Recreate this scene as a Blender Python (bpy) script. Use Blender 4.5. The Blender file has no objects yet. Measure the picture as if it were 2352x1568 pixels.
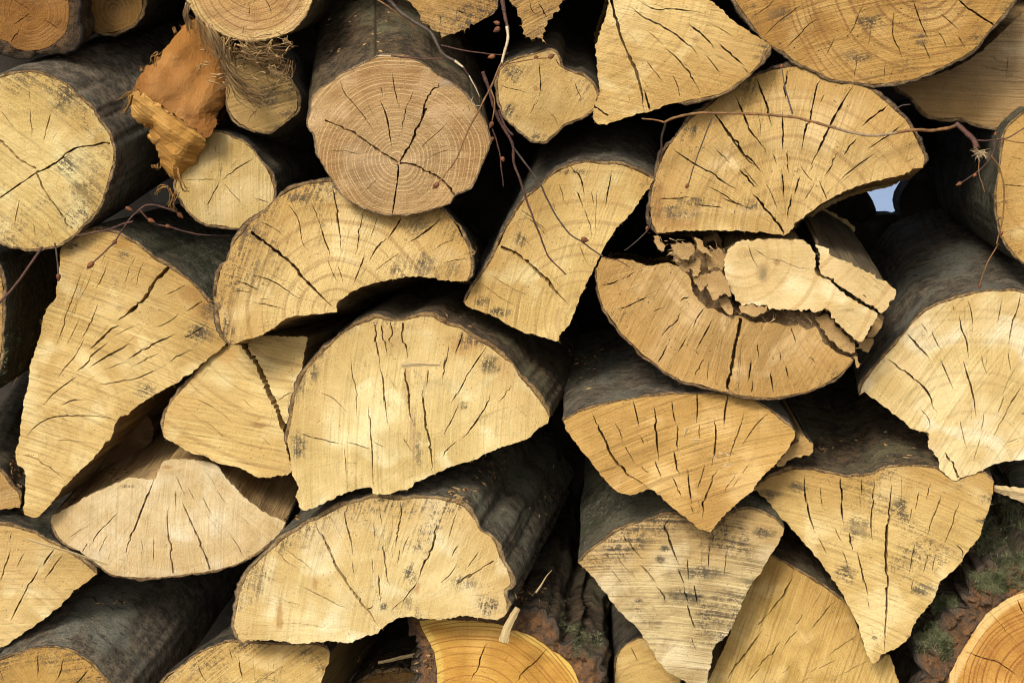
import bpy, math, random
import numpy as np
from mathutils import Vector, noise
from mathutils.geometry import delaunay_2d_cdt

# ------------------------------------------------------------------ camera, sky, sun, exposure
SC = bpy.context.scene
COL = SC.collection
DIST, PITCH, ZC = 2.07, math.radians(10.5), 0.72
F = 1176 / math.tan(math.radians(17.5))
FWD = Vector((0, math.cos(PITCH), -math.sin(PITCH)))
RIGHT = Vector((1, 0, 0))
UP = Vector((0, math.sin(PITCH), math.cos(PITCH)))
CAMP = Vector((0, 0, ZC)) - FWD * DIST
cd = bpy.data.cameras.new('camera')
cam = bpy.data.objects.new('camera', cd)
COL.objects.link(cam)
cam.location = CAMP
cam.rotation_euler = (math.pi / 2 - PITCH, 0, 0)
cd.sensor_width = 36
cd.lens = 36 * F / 2352
cd.clip_end = 400
cd.clip_start = 0.05
SC.camera = cam

SUN_EL, SUN_AZ = math.radians(38), math.radians(-24)      # from the upper left, in front of the pile
world = bpy.data.worlds.new('World')
SC.world = world
world.use_nodes = True
wn = world.node_tree.nodes
wl = world.node_tree.links
sky = wn.new('ShaderNodeTexSky')
sky.sky_type = 'NISHITA'
sky.sun_disc = False
sky.sun_elevation = SUN_EL
sky.sun_rotation = math.pi + SUN_AZ * -1
sky.dust_density = 4
hs = wn.new('ShaderNodeHueSaturation')
hs.inputs['Saturation'].default_value = 0.12
wl.new(sky.outputs[0], hs.inputs['Color'])
wl.new(hs.outputs[0], wn['Background'].inputs['Color'])
wn['Background'].inputs['Strength'].default_value = 0.13
sd = bpy.data.lights.new('sun', 'SUN')
sd.energy = 2.7
sd.angle = math.radians(14)
sd.color = (1.0, 0.93, 0.82)
sun = bpy.data.objects.new('sun', sd)
COL.objects.link(sun)
sdir = Vector((math.sin(SUN_AZ) * math.cos(SUN_EL), -math.cos(SUN_AZ) * math.cos(SUN_EL), math.sin(SUN_EL)))
sun.rotation_euler = sdir.to_track_quat('Z', 'Y').to_euler()
SC.view_settings.view_transform = 'Standard'
SC.view_settings.look = 'None'
SC.view_settings.gamma = 1
SC.view_settings.use_curve_mapping = False
SC.view_settings.exposure = 0.08
try:
    SC.cycles.use_denoising = True
    SC.cycles.filter_width = 1.05
    SC.cycles.max_bounces = 5
    SC.cycles.diffuse_bounces = 3
except Exception:
    pass

# ------------------------------------------------------------------ helpers
TS = 1200 / 1882 * 2352 / 4096
OX = [0, 1000 * 2352 / 4096, 2000 * 2352 / 4096, 2896 * 2352 / 4096]
OY = {'A': 0, 'B': 850 * 2352 / 4096, 'C': 1731 * 2352 / 4096}


def pts(s):
    """sketch coordinates: a sheet name, then x,y pairs read on that sheet"""
    out, ox, oy = [], 0, 0
    for w in s.split():
        if w[0] in 'ABC':
            ox, oy = OX[int(w[1])], OY[w[0]]
        else:
            x, y = w.split(',')
            out.append((ox + float(x) * TS, oy + float(y) * TS))
    return out


def ray(x, y):
    return FWD + RIGHT * ((x - 1176) / F) + UP * ((784 - y) / F)


def at(x, y, f=0.0):
    r = ray(x, y)
    return CAMP + r * ((-f - CAMP.y) / r.y)


def catmull(P, step):
    """smooth a polyline and resample it"""
    P = [Vector(p) for p in P]
    if len(P) < 3:
        Q = P
    else:
        Q = []
        E = [2 * P[0] - P[1]] + P + [2 * P[-1] - P[-2]]
        for i in range(1, len(E) - 2):
            a, b, c, d = E[i - 1], E[i], E[i + 1], E[i + 2]
            for k in range(6):
                t = k / 6
                Q.append(0.5 * (2 * b + (c - a) * t + (2 * a - 5 * b + 4 * c - d) * t * t + (3 * b - a - 3 * c + d) * t ** 3))
        Q.append(P[-1])
    L = [0]
    for i in range(1, len(Q)):
        L.append(L[-1] + (Q[i] - Q[i - 1]).length)
    n = max(1, int(round(L[-1] / step)))
    out, j = [], 0
    for k in range(n + 1):
        s = L[-1] * k / n
        while j < len(Q) - 2 and L[j + 1] < s:
            j += 1
        d = L[j + 1] - L[j]
        out.append(Q[j].lerp(Q[j + 1], 0 if d < 1e-9 else (s - L[j]) / d))
    return out


def nz(x, y=0.0, z=0.0):
    return noise.noise(Vector((x, y, z)))


def inside(poly, p):
    x, y = p[:, 0], p[:, 1]
    r = np.zeros(len(p), bool)
    n = len(poly)
    for i in range(n):
        x1, y1 = poly[i]
        x2, y2 = poly[(i + 1) % n]
        c = ((y1 > y) != (y2 > y)) & (x < (x2 - x1) * (y - y1) / ((y2 - y1) or 1e-12) + x1)
        r ^= c
    return r


def thing(name, loc, label, cat, group=None):
    o = bpy.data.objects.new(name, None)
    o.empty_display_size = 0.05
    COL.objects.link(o)
    o.location = loc
    o['label'] = label
    o['category'] = cat
    if group:
        o['group'] = group
    return o


def mesh(name, V, Fc, mats, parent=None, loc=None, attrs=None, mi=None, smooth=True):
    base = Vector(parent.location) if parent is not None and parent.parent is None else Vector((0, 0, 0))
    if parent is not None and parent.parent is not None:
        base = Vector(parent.parent.location)
    if loc is not None:
        base = Vector(loc)
    me = bpy.data.meshes.new(name)
    me.from_pydata([tuple(Vector(v) - base) for v in V], [], Fc)
    for m in (mats if isinstance(mats, list) else [mats]):
        me.materials.append(m)
    if mi is not None:
        me.polygons.foreach_set('material_index', mi)
    if smooth:
        me.polygons.foreach_set('use_smooth', [True] * len(me.polygons))
    for k, a in (attrs or {}).items():
        at_ = me.attributes.new(k, 'FLOAT_VECTOR', 'POINT')
        at_.data.foreach_set('vector', [c for v in a for c in v])
    me.update()
    o = bpy.data.objects.new(name, me)
    COL.objects.link(o)
    if parent is not None:
        o.parent = parent
    if loc is not None:
        o.location = loc
    return o


# ------------------------------------------------------------------ materials
class NT:
    def __init__(s, name):
        s.m = bpy.data.materials.new(name)
        s.m.use_nodes = True
        s.t = s.m.node_tree
        s.b = s.t.nodes['Principled BSDF']

    def set(s, n, k, v):
        if isinstance(v, bpy.types.NodeSocket):
            s.t.links.new(v, n.inputs[k])
        elif v is not None:
            n.inputs[k].default_value = v

    def attr(s, name):
        n = s.t.nodes.new('ShaderNodeAttribute')
        n.attribute_name = name
        return n.outputs['Vector']

    def sep(s, v):
        n = s.t.nodes.new('ShaderNodeSeparateXYZ')
        s.set(n, 0, v)
        return n.outputs[0], n.outputs[1], n.outputs[2]

    def comb(s, x=0.0, y=0.0, z=0.0):
        n = s.t.nodes.new('ShaderNodeCombineXYZ')
        for i, v in enumerate((x, y, z)):
            s.set(n, i, v)
        return n.outputs[0]

    def ma(s, op, a, b=None, c=None, clamp=False):
        n = s.t.nodes.new('ShaderNodeMath')
        n.operation = op
        n.use_clamp = clamp
        s.set(n, 0, a)
        if b is not None:
            s.set(n, 1, b)
        if c is not None:
            s.set(n, 2, c)
        return n.outputs[0]

    def vm(s, op, a, b=None):
        n = s.t.nodes.new('ShaderNodeVectorMath')
        n.operation = op
        s.set(n, 0, a)
        if b is not None:
            s.set(n, 1, b)
        return n.outputs['Value'] if op == 'LENGTH' else n.outputs[0]

    def noise(s, v, sc, det=2.0, rough=0.5, dist=0.0, col=False):
        n = s.t.nodes.new('ShaderNodeTexNoise')
        s.set(n, 'Vector', v)
        s.set(n, 'Scale', sc)
        n.inputs['Detail'].default_value = det
        n.inputs['Roughness'].default_value = rough
        n.inputs['Distortion'].default_value = dist
        return n.outputs['Color' if col else 'Fac']

    def vor(s, v, sc, feat='F1'):
        n = s.t.nodes.new('ShaderNodeTexVoronoi')
        n.feature = feat
        s.set(n, 'Vector', v)
        s.set(n, 'Scale', sc)
        return n.outputs['Distance']

    def ramp(s, v, lo, hi, a=0.0, b=1.0):
        n = s.t.nodes.new('ShaderNodeMapRange')
        n.interpolation_type = 'SMOOTHSTEP'
        s.set(n, 0, v)
        for i, q in enumerate((lo, hi, a, b)):
            s.set(n, i + 1, q)
        return n.outputs[0]

    def mix(s, f, a, b, mode='MIX'):
        n = s.t.nodes.new('ShaderNodeMix')
        n.data_type = 'RGBA'
        n.blend_type = mode
        s.set(n, 0, f)
        for i, q in ((6, a), (7, b)):
            if isinstance(q, tuple):
                q = (*q, 1.0) if len(q) == 3 else q
            s.set(n, i, q)
        return n.outputs[2]

    def done(s, col, rough, h, dist=0.001, strength=1.0):
        s.set(s.b, 'Base Color', col)
        s.set(s.b, 'Roughness', rough)
        s.b.inputs['Specular IOR Level'].default_value = 0.25
        if h is not None:
            n = s.t.nodes.new('ShaderNodeBump')
            n.inputs['Strength'].default_value = strength
            n.inputs['Distance'].default_value = dist
            s.set(n, 'Height', h)
            s.t.links.new(n.outputs[0], s.b.inputs['Normal'])
        return s.m


PALE = ((0.64, 0.45, 0.20), (0.50, 0.31, 0.11))
TAN = ((0.52, 0.335, 0.145), (0.37, 0.205, 0.07))


def endgrain(seed, pal=PALE, rings=0.25, rfreq=130, saw=0.5, ang=10, mould=0.3, ochre=0.5, heart=None, sap=None,
             radial=0.5, bow=1.0, speck=0.5, ringcol=(0.25, 0.12, 0.04), spots=(), pith=None):
    t = NT('end_grain')
    P = t.attr('pc')
    x, y, e = t.sep(P)
    off = (seed * 3.17 % 50, seed * 7.31 % 50, 0)
    xy0 = t.comb(x, y, 0.0)
    S = t.vm('ADD', xy0, off)
    wv = t.vm('SUBTRACT', t.noise(S, 9, 1, col=True), (0.5, 0.5, 0.5))
    sc = t.t.nodes.new('ShaderNodeVectorMath')
    sc.operation = 'SCALE'
    t.set(sc, 0, wv)
    sc.inputs['Scale'].default_value = 0.022
    W = t.vm('MULTIPLY', t.vm('ADD', xy0, sc.outputs[0]), (1, 1, 0))
    r = t.vm('LENGTH', W)
    wx, wy, _ = t.sep(W)
    rr = t.ma('MULTIPLY', r, 1.0)
    ringn = t.noise(t.comb(rr, seed * 1.3, 0.0), rfreq, 1.5, 0.6)
    ringl = t.ramp(ringn, 0.50, 0.60)
    th = t.ma('ARCTAN2', wy, wx)
    rad = t.noise(t.comb(t.ma('MULTIPLY', th, 26.0), t.ma('MULTIPLY', r, 14.0), seed * 1.0), 1.0, 3, 0.65)
    rays = t.noise(t.comb(t.ma('MULTIPLY', th, 95.0), t.ma('MULTIPLY', r, 9.0), seed * 2.0), 1.0, 2, 0.6)
    # chainsaw marks: long shallow arcs
    a = math.radians(ang)
    ca, sa = math.cos(a), math.sin(a)
    sx = t.ma('ADD', t.ma('MULTIPLY', x, ca), t.ma('MULTIPLY', y, sa))
    sy = t.ma('SUBTRACT', t.ma('MULTIPLY', y, ca), t.ma('MULTIPLY', x, sa))
    sy = t.ma('ADD', sy, t.ma('MULTIPLY', t.ma('MULTIPLY', sx, sx), bow * 0.6))
    sv = t.comb(t.ma('MULTIPLY', sx, 7.0), t.ma('MULTIPLY', sy, 260.0), seed * 2.0)
    sawn = t.noise(sv, 1.0, 3, 0.6)
    sv2 = t.comb(t.ma('MULTIPLY', sx, 4.0), t.ma('MULTIPLY', sy, 55.0), seed * 5.0)
    sawb = t.noise(sv2, 1.0, 2, 0.5)
    fine = t.noise(S, 520, 3, 0.75)
    mid = t.noise(S, 150, 4, 0.7)
    patch = t.noise(S, 11, 3, 0.6)
    p0, p1 = pal
    col = t.mix(t.ramp(patch, 0.38, 0.60), p0, tuple(c * 0.92 for c in p1))
    if heart is not None:
        col = t.mix(t.ramp(r, heart[1], heart[2]), t.mix(t.ramp(patch, 0.35, 0.65), heart[0], tuple(c * 0.72 for c in heart[0])), col)
    if sap is not None:
        col = t.mix(t.ramp(t.ma('ADD', e, t.ma('MULTIPLY', patch, 0.008)), sap[1], sap[1] + 0.006, 1.0, 0.0), col, sap[0])
    hi = t.ramp(t.noise(S, 16, 2, 0.5, 0.6), 0.5, 0.7)
    col = t.mix(t.ma('MULTIPLY', hi, 0.75), col, (min(.82, p0[0] * 1.22 + .03), min(.72, p0[1] * 1.30 + .03), min(.5, p0[2] * 1.6 + .02)))
    col = t.mix(t.ma('MULTIPLY', ringl, min(0.85, rings * 1.4)), col, ringcol)
    col = t.mix(t.ma('MULTIPLY', t.ramp(rad, 0.52, 0.70), radial * 0.55), col, tuple(c * 0.5 for c in p1))
    col = t.mix(t.ma('MULTIPLY', t.ramp(sawn, 0.53, 0.66), saw * 0.62), col, tuple(c * 0.42 for c in p1))
    col = t.mix(t.ma('MULTIPLY', t.ramp(sawn, 0.46, 0.32), saw * 0.5), col, tuple(min(0.8, c * 1.35 + 0.04) for c in p0))
    col = t.mix(t.ma('MULTIPLY', t.ramp(sawb, 0.5, 0.66), saw * 0.22), col, tuple(c * 0.75 for c in p1))
    col = t.mix(t.ma('MULTIPLY', t.ramp(rays, 0.55, 0.68), min(1.0, radial * 0.9)), col, tuple(c * 0.55 for c in p1))
    col = t.mix(t.ma('MULTIPLY', t.ramp(rays, 0.42, 0.30), min(1.0, radial * 0.9)), col, tuple(min(.82, c * 1.3 + .02) for c in p0))
    # ochre staining that creeps in from the bark
    eo = t.ramp(t.ma('ADD', e, t.ma('MULTIPLY', t.ma('SUBTRACT', patch, 0.5), 0.16)), -0.005, 0.075, 1.0, 0.0)
    col = t.mix(t.ma('MULTIPLY', eo, min(1.0, ochre * 1.25)), col, (0.40, 0.215, 0.05), 'MIX')
    # fibre grain
    col = t.mix(t.ma('MULTIPLY', t.ramp(fine, 0.54, 0.72), 0.40), col, tuple(c * 0.5 for c in p1))
    col = t.mix(t.ma('MULTIPLY', t.ramp(fine, 0.46, 0.32), 0.34), col, tuple(min(0.85, c * 1.32 + 0.012) for c in p0))
    # mould
    low = t.noise(t.vm('ADD', S, (9, 4, 0)), 8.5, 4, 0.65, 0.8)
    rim = t.ramp(e, 0.0, 0.035, 0.10, 0.0)
    lowm = t.ramp(t.ma('ADD', low, rim), 0.68 - mould * 0.26, 0.82 - mould * 0.22)
    solid = None
    if spots and pith:
        px_, py_ = pts(pith)[0]
        wn_ = t.vm('MULTIPLY', t.vm('SUBTRACT', t.noise(t.vm('ADD', S, (5, 5, 5)), 42, 5, 0.75, col=True), (0.5, 0.5, 0.5)), (2.2, 2.2, 0))
        for sp_ in spots:
            q_, rx, ry = sp_[0], sp_[1], sp_[2]
            qx, qy = pts(q_)[0]
            cxy = ((qx - px_) * 0.000555, -(qy - py_) * 0.000555, 0)
            d_ = t.vm('MULTIPLY', t.vm('SUBTRACT', xy0, cxy), (1 / (rx * 0.000203), 1 / (ry * 0.000203), 0))
            k_ = t.ramp(t.vm('LENGTH', t.vm('ADD', d_, wn_)), 0.35, 1.25, 1.0, 0.0)
            if len(sp_) > 3:
                col = t.mix(t.ma('MULTIPLY', k_, 0.7), col, sp_[3])
            else:
                lowm = t.ma('MAXIMUM', lowm, k_)
                solid = k_ if solid is None else t.ma('MAXIMUM', solid, k_)
    sp = t.ma('ADD', t.ma('MULTIPLY', mid, 0.40), t.ma('ADD', t.ma('MULTIPLY', sawn, 0.38), t.ma('MULTIPLY', t.noise(S, 430, 3, 0.85), 0.42)))
    if solid is not None:
        sp = t.ma('ADD', sp, t.ma('MULTIPLY', solid, 0.05))
    spm = t.ramp(sp, 0.61 - 0.045 * mould, 0.68 - 0.035 * mould)
    mm = t.ma('MULTIPLY', lowm, spm)
    col = t.mix(t.ma('MULTIPLY', mm, t.ramp(t.noise(S, 28, 3, 0.6), 0.36, 0.60, 0.5, 0.92)), col, (0.062, 0.050, 0.034))
    # pinprick specks everywhere
    vs = t.vor(S, 170)
    sd_ = t.ma('MULTIPLY', t.ramp(vs, 0.12, 0.22, 1.0, 0.0), t.ramp(t.noise(S, 30, 2), 0.50, 0.62))
    col = t.mix(t.ma('MULTIPLY', sd_, speck), col, (0.07, 0.045, 0.02))
    h = t.ma('ADD', t.ma('MULTIPLY', sawn, saw * 1.5), t.ma('ADD', t.ma('MULTIPLY', fine, 0.55), t.ma('MULTIPLY', ringn, rings * 0.8)))
    h = t.ma('ADD', h, t.ma('MULTIPLY', rad, radial * 0.7))
    h = t.ma('ADD', h, t.ma('MULTIPLY', mid, 0.8))
    return t.done(col, 0.82, h, 0.0022, 1.0)


def barkmat(seed, base=(0.062, 0.058, 0.052), dark=(0.028, 0.027, 0.025), green=0.3, rough=0.4, brown=0.2, lichen=0.3):
    base = (base[0] * 4.1, base[1] * 3.45, base[2] * 2.45)
    dark = (dark[0] * 2.6, dark[1] * 2.15, dark[2] * 1.55)
    t = NT('bark')
    B = t.attr('bc')
    s, l, _ = t.sep(B)
    off = (seed * 1.7 % 30, seed * 2.9 % 30, 0)
    S = t.vm('ADD', t.comb(s, l, 0.0), off)
    big = t.noise(S, 9, 4, 0.6)
    md = t.noise(S, 60, 6, 0.78)
    fine = t.noise(S, 380, 4, 0.8)
    str_ = t.noise(t.vm('MULTIPLY', S, (1.0, 2.4, 1.0)), 60, 5, 0.75, 0.6)
    col = t.mix(t.ramp(md, 0.40, 0.62), dark, base)
    col = t.mix(t.ma('MULTIPLY', t.ramp(big, 0.48, 0.62), 0.7), col, tuple(min(.3, c * 1.35) for c in base))
    col = t.mix(t.ma('MULTIPLY', t.ramp(str_, 0.54, 0.62), 0.7), col, tuple(c * 0.45 for c in dark))
    col = t.mix(t.ma('MULTIPLY', t.ramp(fine, 0.54, 0.64), 0.6), col, tuple(c * 0.4 for c in dark))
    col = t.mix(t.ma('MULTIPLY', t.ramp(fine, 0.44, 0.34), 0.5), col, tuple(min(.4, c * 2.2) for c in base))
    col = t.mix(t.ma('MULTIPLY', t.ramp(t.noise(S, 13, 5, 0.75), 0.52, 0.62), green), col, (0.055, 0.070, 0.028))
    col = t.mix(t.ma('MULTIPLY', t.ramp(t.noise(t.vm('ADD', S, (3, 8, 0)), 19, 5, 0.75), 0.57, 0.64), brown), col, (0.16, 0.09, 0.038))
    li = t.ma('MULTIPLY', t.ramp(t.noise(t.vm('ADD', S, (11, 2, 0)), 150, 4, 0.8), 0.54, 0.60), t.ramp(t.noise(S, 17, 4), 0.45, 0.55))
    col = t.mix(t.ma('MULTIPLY', li, lichen), col, (0.34, 0.35, 0.28))
    sp = t.ma('MULTIPLY', t.ramp(t.vor(S, 120), 0.10, 0.2, 1.0, 0.0), t.ramp(md, 0.5, 0.6))
    col = t.mix(t.ma('MULTIPLY', sp, 0.6), col, (0.24, 0.16, 0.08))
    h = t.ma('ADD', t.ma('MULTIPLY', md, 1.5 + rough * 3), t.ma('ADD', t.ma('MULTIPLY', str_, -1.2), t.ma('MULTIPLY', fine, 1.0)))
    return t.done(col, t.ramp(md, 0.3, 0.7, 0.68, 0.95), h, 0.0035 + rough * 0.005, 1.0)


def rimmat(seed, a=(0.42, 0.27, 0.12), b=(0.15, 0.088, 0.038), out=(0.075, 0.062, 0.05)):
    t = NT('bark_edge')
    B = t.attr('bc')
    x, y, z = t.sep(B)
    S = t.vm('ADD', t.comb(x, y, 0.0), (seed * 1.1, seed * 0.7, 0))
    n1 = t.noise(S, 70, 5, 0.75)
    n2 = t.noise(S, 500, 3, 0.7)
    col = t.mix(t.ramp(n1, 0.38, 0.6), a, b)
    zz = t.ma('ADD', z, t.ma('MULTIPLY', t.ma('SUBTRACT', n1, 0.5), 1.1))
    col = t.mix(t.ramp(zz, 0.34, 0.02), col, out)
    col = t.mix(t.ma('MULTIPLY', t.ramp(n2, 0.5, 0.66), 0.7), col, tuple(c * 0.35 for c in b))
    return t.done(col, 0.9, t.ma('ADD', n1, n2), 0.003)


def splitmat(seed, a=(0.50, 0.33, 0.14), b=(0.30, 0.175, 0.065), dirt=0.35):
    t = NT('split_wood')
    s, l, _ = t.sep(t.attr('bc'))
    f1 = t.noise(t.comb(t.ma('MULTIPLY', s, 420.0), t.ma('MULTIPLY', l, 9.0), seed), 1.0, 4, 0.65)
    f2 = t.noise(t.comb(t.ma('MULTIPLY', s, 60.0), t.ma('MULTIPLY', l, 5.0), seed + 4), 1.0, 3, 0.6, 0.4)
    n = t.noise(t.comb(s, l, seed), 14, 4, 0.65)
    col = t.mix(t.ramp(f2, 0.35, 0.65), a, b)
    col = t.mix(t.ma('MULTIPLY', t.ramp(f1, 0.50, 0.68), 0.65), col, tuple(c * 0.4 for c in b))
    col = t.mix(t.ma('MULTIPLY', t.ramp(n, 0.5, 0.66), dirt), col, (0.10, 0.075, 0.045))
    return t.done(col, 0.85, t.ma('ADD', f1, t.ma('MULTIPLY', f2, 1.5)), 0.003)


# ------------------------------------------------------------------ the log builder
def crackpoly(P, w, rnd, ends=(0.0, 0.0)):
    """a jagged tapering sliver around polyline P (metres), w = half width"""
    Q = catmull(P, 0.0032)
    n = len(Q)
    if n < 3:
        return None
    A, Bk = [], []
    jog = 0.0
    for i, q in enumerate(Q):
        d = (Q[min(i + 1, n - 1)] - Q[max(i - 1, 0)])
        if d.length < 1e-9:
            continue
        d.normalize()
        nn = Vector((-d.y, d.x))
        t = i / (n - 1)
        pr = min(1.0, min(t / 0.22 + ends[0], (1 - t) / 0.30 + ends[1]))
        pr = max(0.04, pr) ** 0.9
        if rnd.random() < 0.28:
            jog = rnd.uniform(-1, 1) * min(0.0015, 0.0004 + w * 0.9)
        hw = w * pr * rnd.uniform(0.55, 1.35)
        if i in (0, n - 1):
            hw = w * 0.1 + max(ends[0] if i == 0 else ends[1], 0) * w * 0.8
        c = q + nn * jog
        A.append(c + nn * hw)
        Bk.append(c - nn * hw)
    return A + Bk[::-1]


class Plane:
    def __init__(s, cx, cy, f, n):
        s.p0 = at(cx, cy, f)
        s.n = n
        s.e1 = (Vector((1, 0, 0)) - n * n.x).normalized()
        s.e2 = n.cross(s.e1).normalized()
        if s.e2.z < 0:
            s.e2 = -s.e2

    def uv(s, x, y):
        r = ray(x, y)
        t = (s.p0 - CAMP).dot(s.n) / r.dot(s.n)
        d = CAMP + r * t - s.p0
        return Vector((d.dot(s.e1), d.dot(s.e2)))

    def P(s, q):
        return s.p0 + s.e1 * q[0] + s.e2 * q[1]


def piece(root, seed, outline, vp, f, face, L=0.6, pith=None, cracks=(), auto=14, bark=None, rim=None, split=None,
          th=0.0042, gap=0.0009, rug=0.0, tilt=(0, 0), grid=0.0055, jag=0.0009, ridge=None, relief=0.0015,
          jitter=0.0, taper=0.0, fuzz=1.0, cdepth=0.03, flare=0.0):
    rnd = random.Random(seed * 77 + 5)
    allp = [p for k, s in outline for p in pts(s)]
    cx = sum(p[0] for p in allp) / len(allp)
    cy = sum(p[1] for p in allp) / len(allp)
    ax = ray(*vp).normalized()
    n = -(ax * 0.45 + ray(cx, cy).normalized() * 0.55)
    n += Vector((tilt[0], 0, tilt[1])) + Vector((rnd.uniform(-1, 1), 0, rnd.uniform(-1, 1))) * 0.05
    n.normalize()
    pl = Plane(cx, cy, f, n)
    # --- outline in the plane of the cut
    O, K = [], []
    for k, s in outline:
        C = catmull([pl.uv(*p) for p in pts(s)], 0.0032)
        O += C
        K += [k] * len(C)
    # drop near duplicates
    O2, K2 = [], []
    for q, k in zip(O, K):
        if not O2 or (q - O2[-1]).length > 0.0012:
            O2.append(q)
            K2.append(k)
    while (O2[0] - O2[-1]).length < 0.0012:
        O2.pop(); K2.pop()
    # close the last stretch
    d = O2[0] - O2[-1]
    m = int(d.length / 0.0032)
    q0, k0 = O2[-1].copy(), K2[-1]
    for i in range(1, m):
        O2.append(q0 + d * (i / m)); K2.append(k0)
    O, K = O2, K2
    N = len(O)
    area = sum(O[i].x * O[(i + 1) % N].y - O[(i + 1) % N].x * O[i].y for i in range(N))
    if area < 0:
        O.reverse(); K.reverse()
    S = [0.0]
    for i in range(1, N):
        S.append(S[-1] + (O[i] - O[i - 1]).length)

    def normals(O):
        R = []
        for i in range(N):
            d = O[(i + 2) % N] - O[(i - 2) % N]
            R.append(Vector((d.y, -d.x)).normalized() if d.length > 1e-9 else Vector((1, 0)))
        return R
    NO = normals(O)
    for i in range(N):
        s = S[i]
        if K[i] == 'b':
            a = 0.0012 * nz(s * 60, seed) + 0.0009 * nz(s * 220, seed + 3) + 0.0003 * rnd.uniform(-1, 1)
        else:
            a = jag * (1.5 * nz(s * 110, seed) + 1.3 * nz(s * 420, seed + 7)) + jag * 0.9 * rnd.uniform(-1, 1)
        O[i] = O[i] + NO[i] * a
    NO = normals(O)
    OS = [sum((O[(i + k) % N] for k in range(-4, 5)), Vector((0, 0))) / 9 for i in range(N)]
    # --- cracks
    if pith is None:
        pith = (cx, cy)
    else:
        pith = pts(pith)[0]
    pu = pl.uv(*pith)
    polys = []
    for c in cracks:
        w, s = c.split(' ', 1)
        ends = (0.0, 0.0)
        if w[-1] == '<':
            ends, w = (1.0, 0.0), w[:-1]
        elif w[-1] == '>':
            ends, w = (0.0, 1.0), w[:-1]
        elif w[-1] == '=':
            ends, w = (1.0, 1.0), w[:-1]
        q = crackpoly([pl.uv(*p) for p in pts(s)], float(w) * 0.0002 * 0.42, rnd, ends)
        if q:
            polys.append(q)
    on = np.array([(q.x, q.y) for q in O])
    lo, hi = on.min(0), on.max(0)
    got, tries = 0, 0
    R = max((q - pu).length for q in O)
    while got < auto and tries < auto * 12:
        tries += 1
        a = np.array([[rnd.uniform(lo[0], hi[0]), rnd.uniform(lo[1], hi[1])]])
        if not inside(on, a)[0]:
            continue
        q = Vector((a[0][0], a[0][1]))
        d = q - pu
        if d.length < 0.012:
            continue
        d.normalize()
        wd = rnd.uniform(0.00008, 0.00019) * (1.7 if rnd.random() < 0.15 else 1)
        for _ in range(rnd.choice((1, 1, 2, 3, 4))):
            side = Vector((-d.y, d.x))
            d2 = (d + side * rnd.uniform(-0.10, 0.10)).normalized()
            ln = rnd.choice((0.014, 0.022, 0.034, 0.055))
            e = q + d2 * ln
            if not inside(on, np.array([[e.x, e.y]]))[0]:
                break
            qq = crackpoly([q, (q + e) / 2 + side * rnd.uniform(-0.05, 0.05) * ln, e], wd * rnd.uniform(.7, 1.2), rnd)
            if qq:
                polys.append(qq)
            q = e + side * rnd.uniform(-1, 1) * 0.0022 - d2 * rnd.uniform(-.004, .004)
        got += 1
    # --- front face by constrained triangulation
    gx = np.arange(lo[0], hi[0], grid)
    gy = np.arange(lo[1], hi[1], grid)
    G = np.array([(a + rnd.uniform(-.25, .25) * grid, b + rnd.uniform(-.25, .25) * grid) for a in gx for b in gy])
    G = G[inside(on, G)] if len(G) else G
    if len(G):
        dm = np.min(((G[:, None, :] - on[None, :, :]) ** 2).sum(2), 1)
        G = G[dm > (grid * 0.45) ** 2]
    verts = [Vector((a, b)) for a, b in on]
    faces = [list(range(N))]
    for q in polys:
        k = len(verts)
        verts += [Vector((a.x, a.y)) for a in q]
        faces.append(list(range(k, k + len(q))))
    verts += [Vector((a, b)) for a, b in G]
    edges = [(f_[i], f_[(i + 1) % len(f_)]) for f_ in faces for i in range(len(f_))]
    ov, oe, of, _, _, _ = delaunay_2d_cdt(verts, edges, [], 0, 1e-7)
    cen_ = np.array([((ov[a] + ov[b] + ov[c]) / 3)[:] for a, b, c in of])
    ins = inside(on, cen_)
    crk = np.zeros(len(cen_), bool)
    for q in polys:
        qa = np.array([(a.x, a.y) for a in q])
        l_, h_ = qa.min(0), qa.max(0)
        sel = np.where(((cen_ >= l_) & (cen_ <= h_)).all(1))[0]
        if len(sel):
            crk[sel] |= inside(qa, cen_[sel])
    bk = np.array([(q.x, q.y) for q, k in zip(O, K) if k == 'b'])
    ova = np.array([(q.x, q.y) for q in ov])
    if len(bk):
        ed = np.sqrt(np.min(((ova[:, None, :] - bk[None, :, :]) ** 2).sum(2), 1))
    else:
        ed = np.full(len(ova), 0.2)

    if ridge:
        ra, rb = [pl.uv(*p) for p in pts(ridge[0])]
        rd = (rb - ra).normalized()
        rn = Vector((-rd.y, rd.x))

    def wof(q):
        w = relief * (nz(q.x * 22, q.y * 22, seed) + 0.5 * nz(q.x * 70, q.y * 70, seed + 2))
        if ridge:
            dr = abs((q - ra).dot(rn))
            de = math.sqrt(float(np.min((on[:, 0] - q.x) ** 2 + (on[:, 1] - q.y) ** 2)))
            w += ridge[1] * dr ** 1.5 / 0.26 + ridge[2] * nz(q.x * 45, q.y * 45, seed + 9) * min(1, dr / 0.01)
            w += 0.020 * max(0, 1 - de / 0.022) ** 2 * min(1, dr / 0.025)
        return w
    wO = [wof(q) for q in O]
    V, Fc, MI, PC = [], [], [], []
    top, bot = {}, {}
    ax_ = ax

    def vtop(i):
        if i not in top:
            top[i] = len(V)
            q = Vector(ov[i])
            V.append(pl.P(q) + ax_ * wof(q))
            PC.append((q.x - pu.x, q.y - pu.y, float(ed[i])))
        return top[i]

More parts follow.
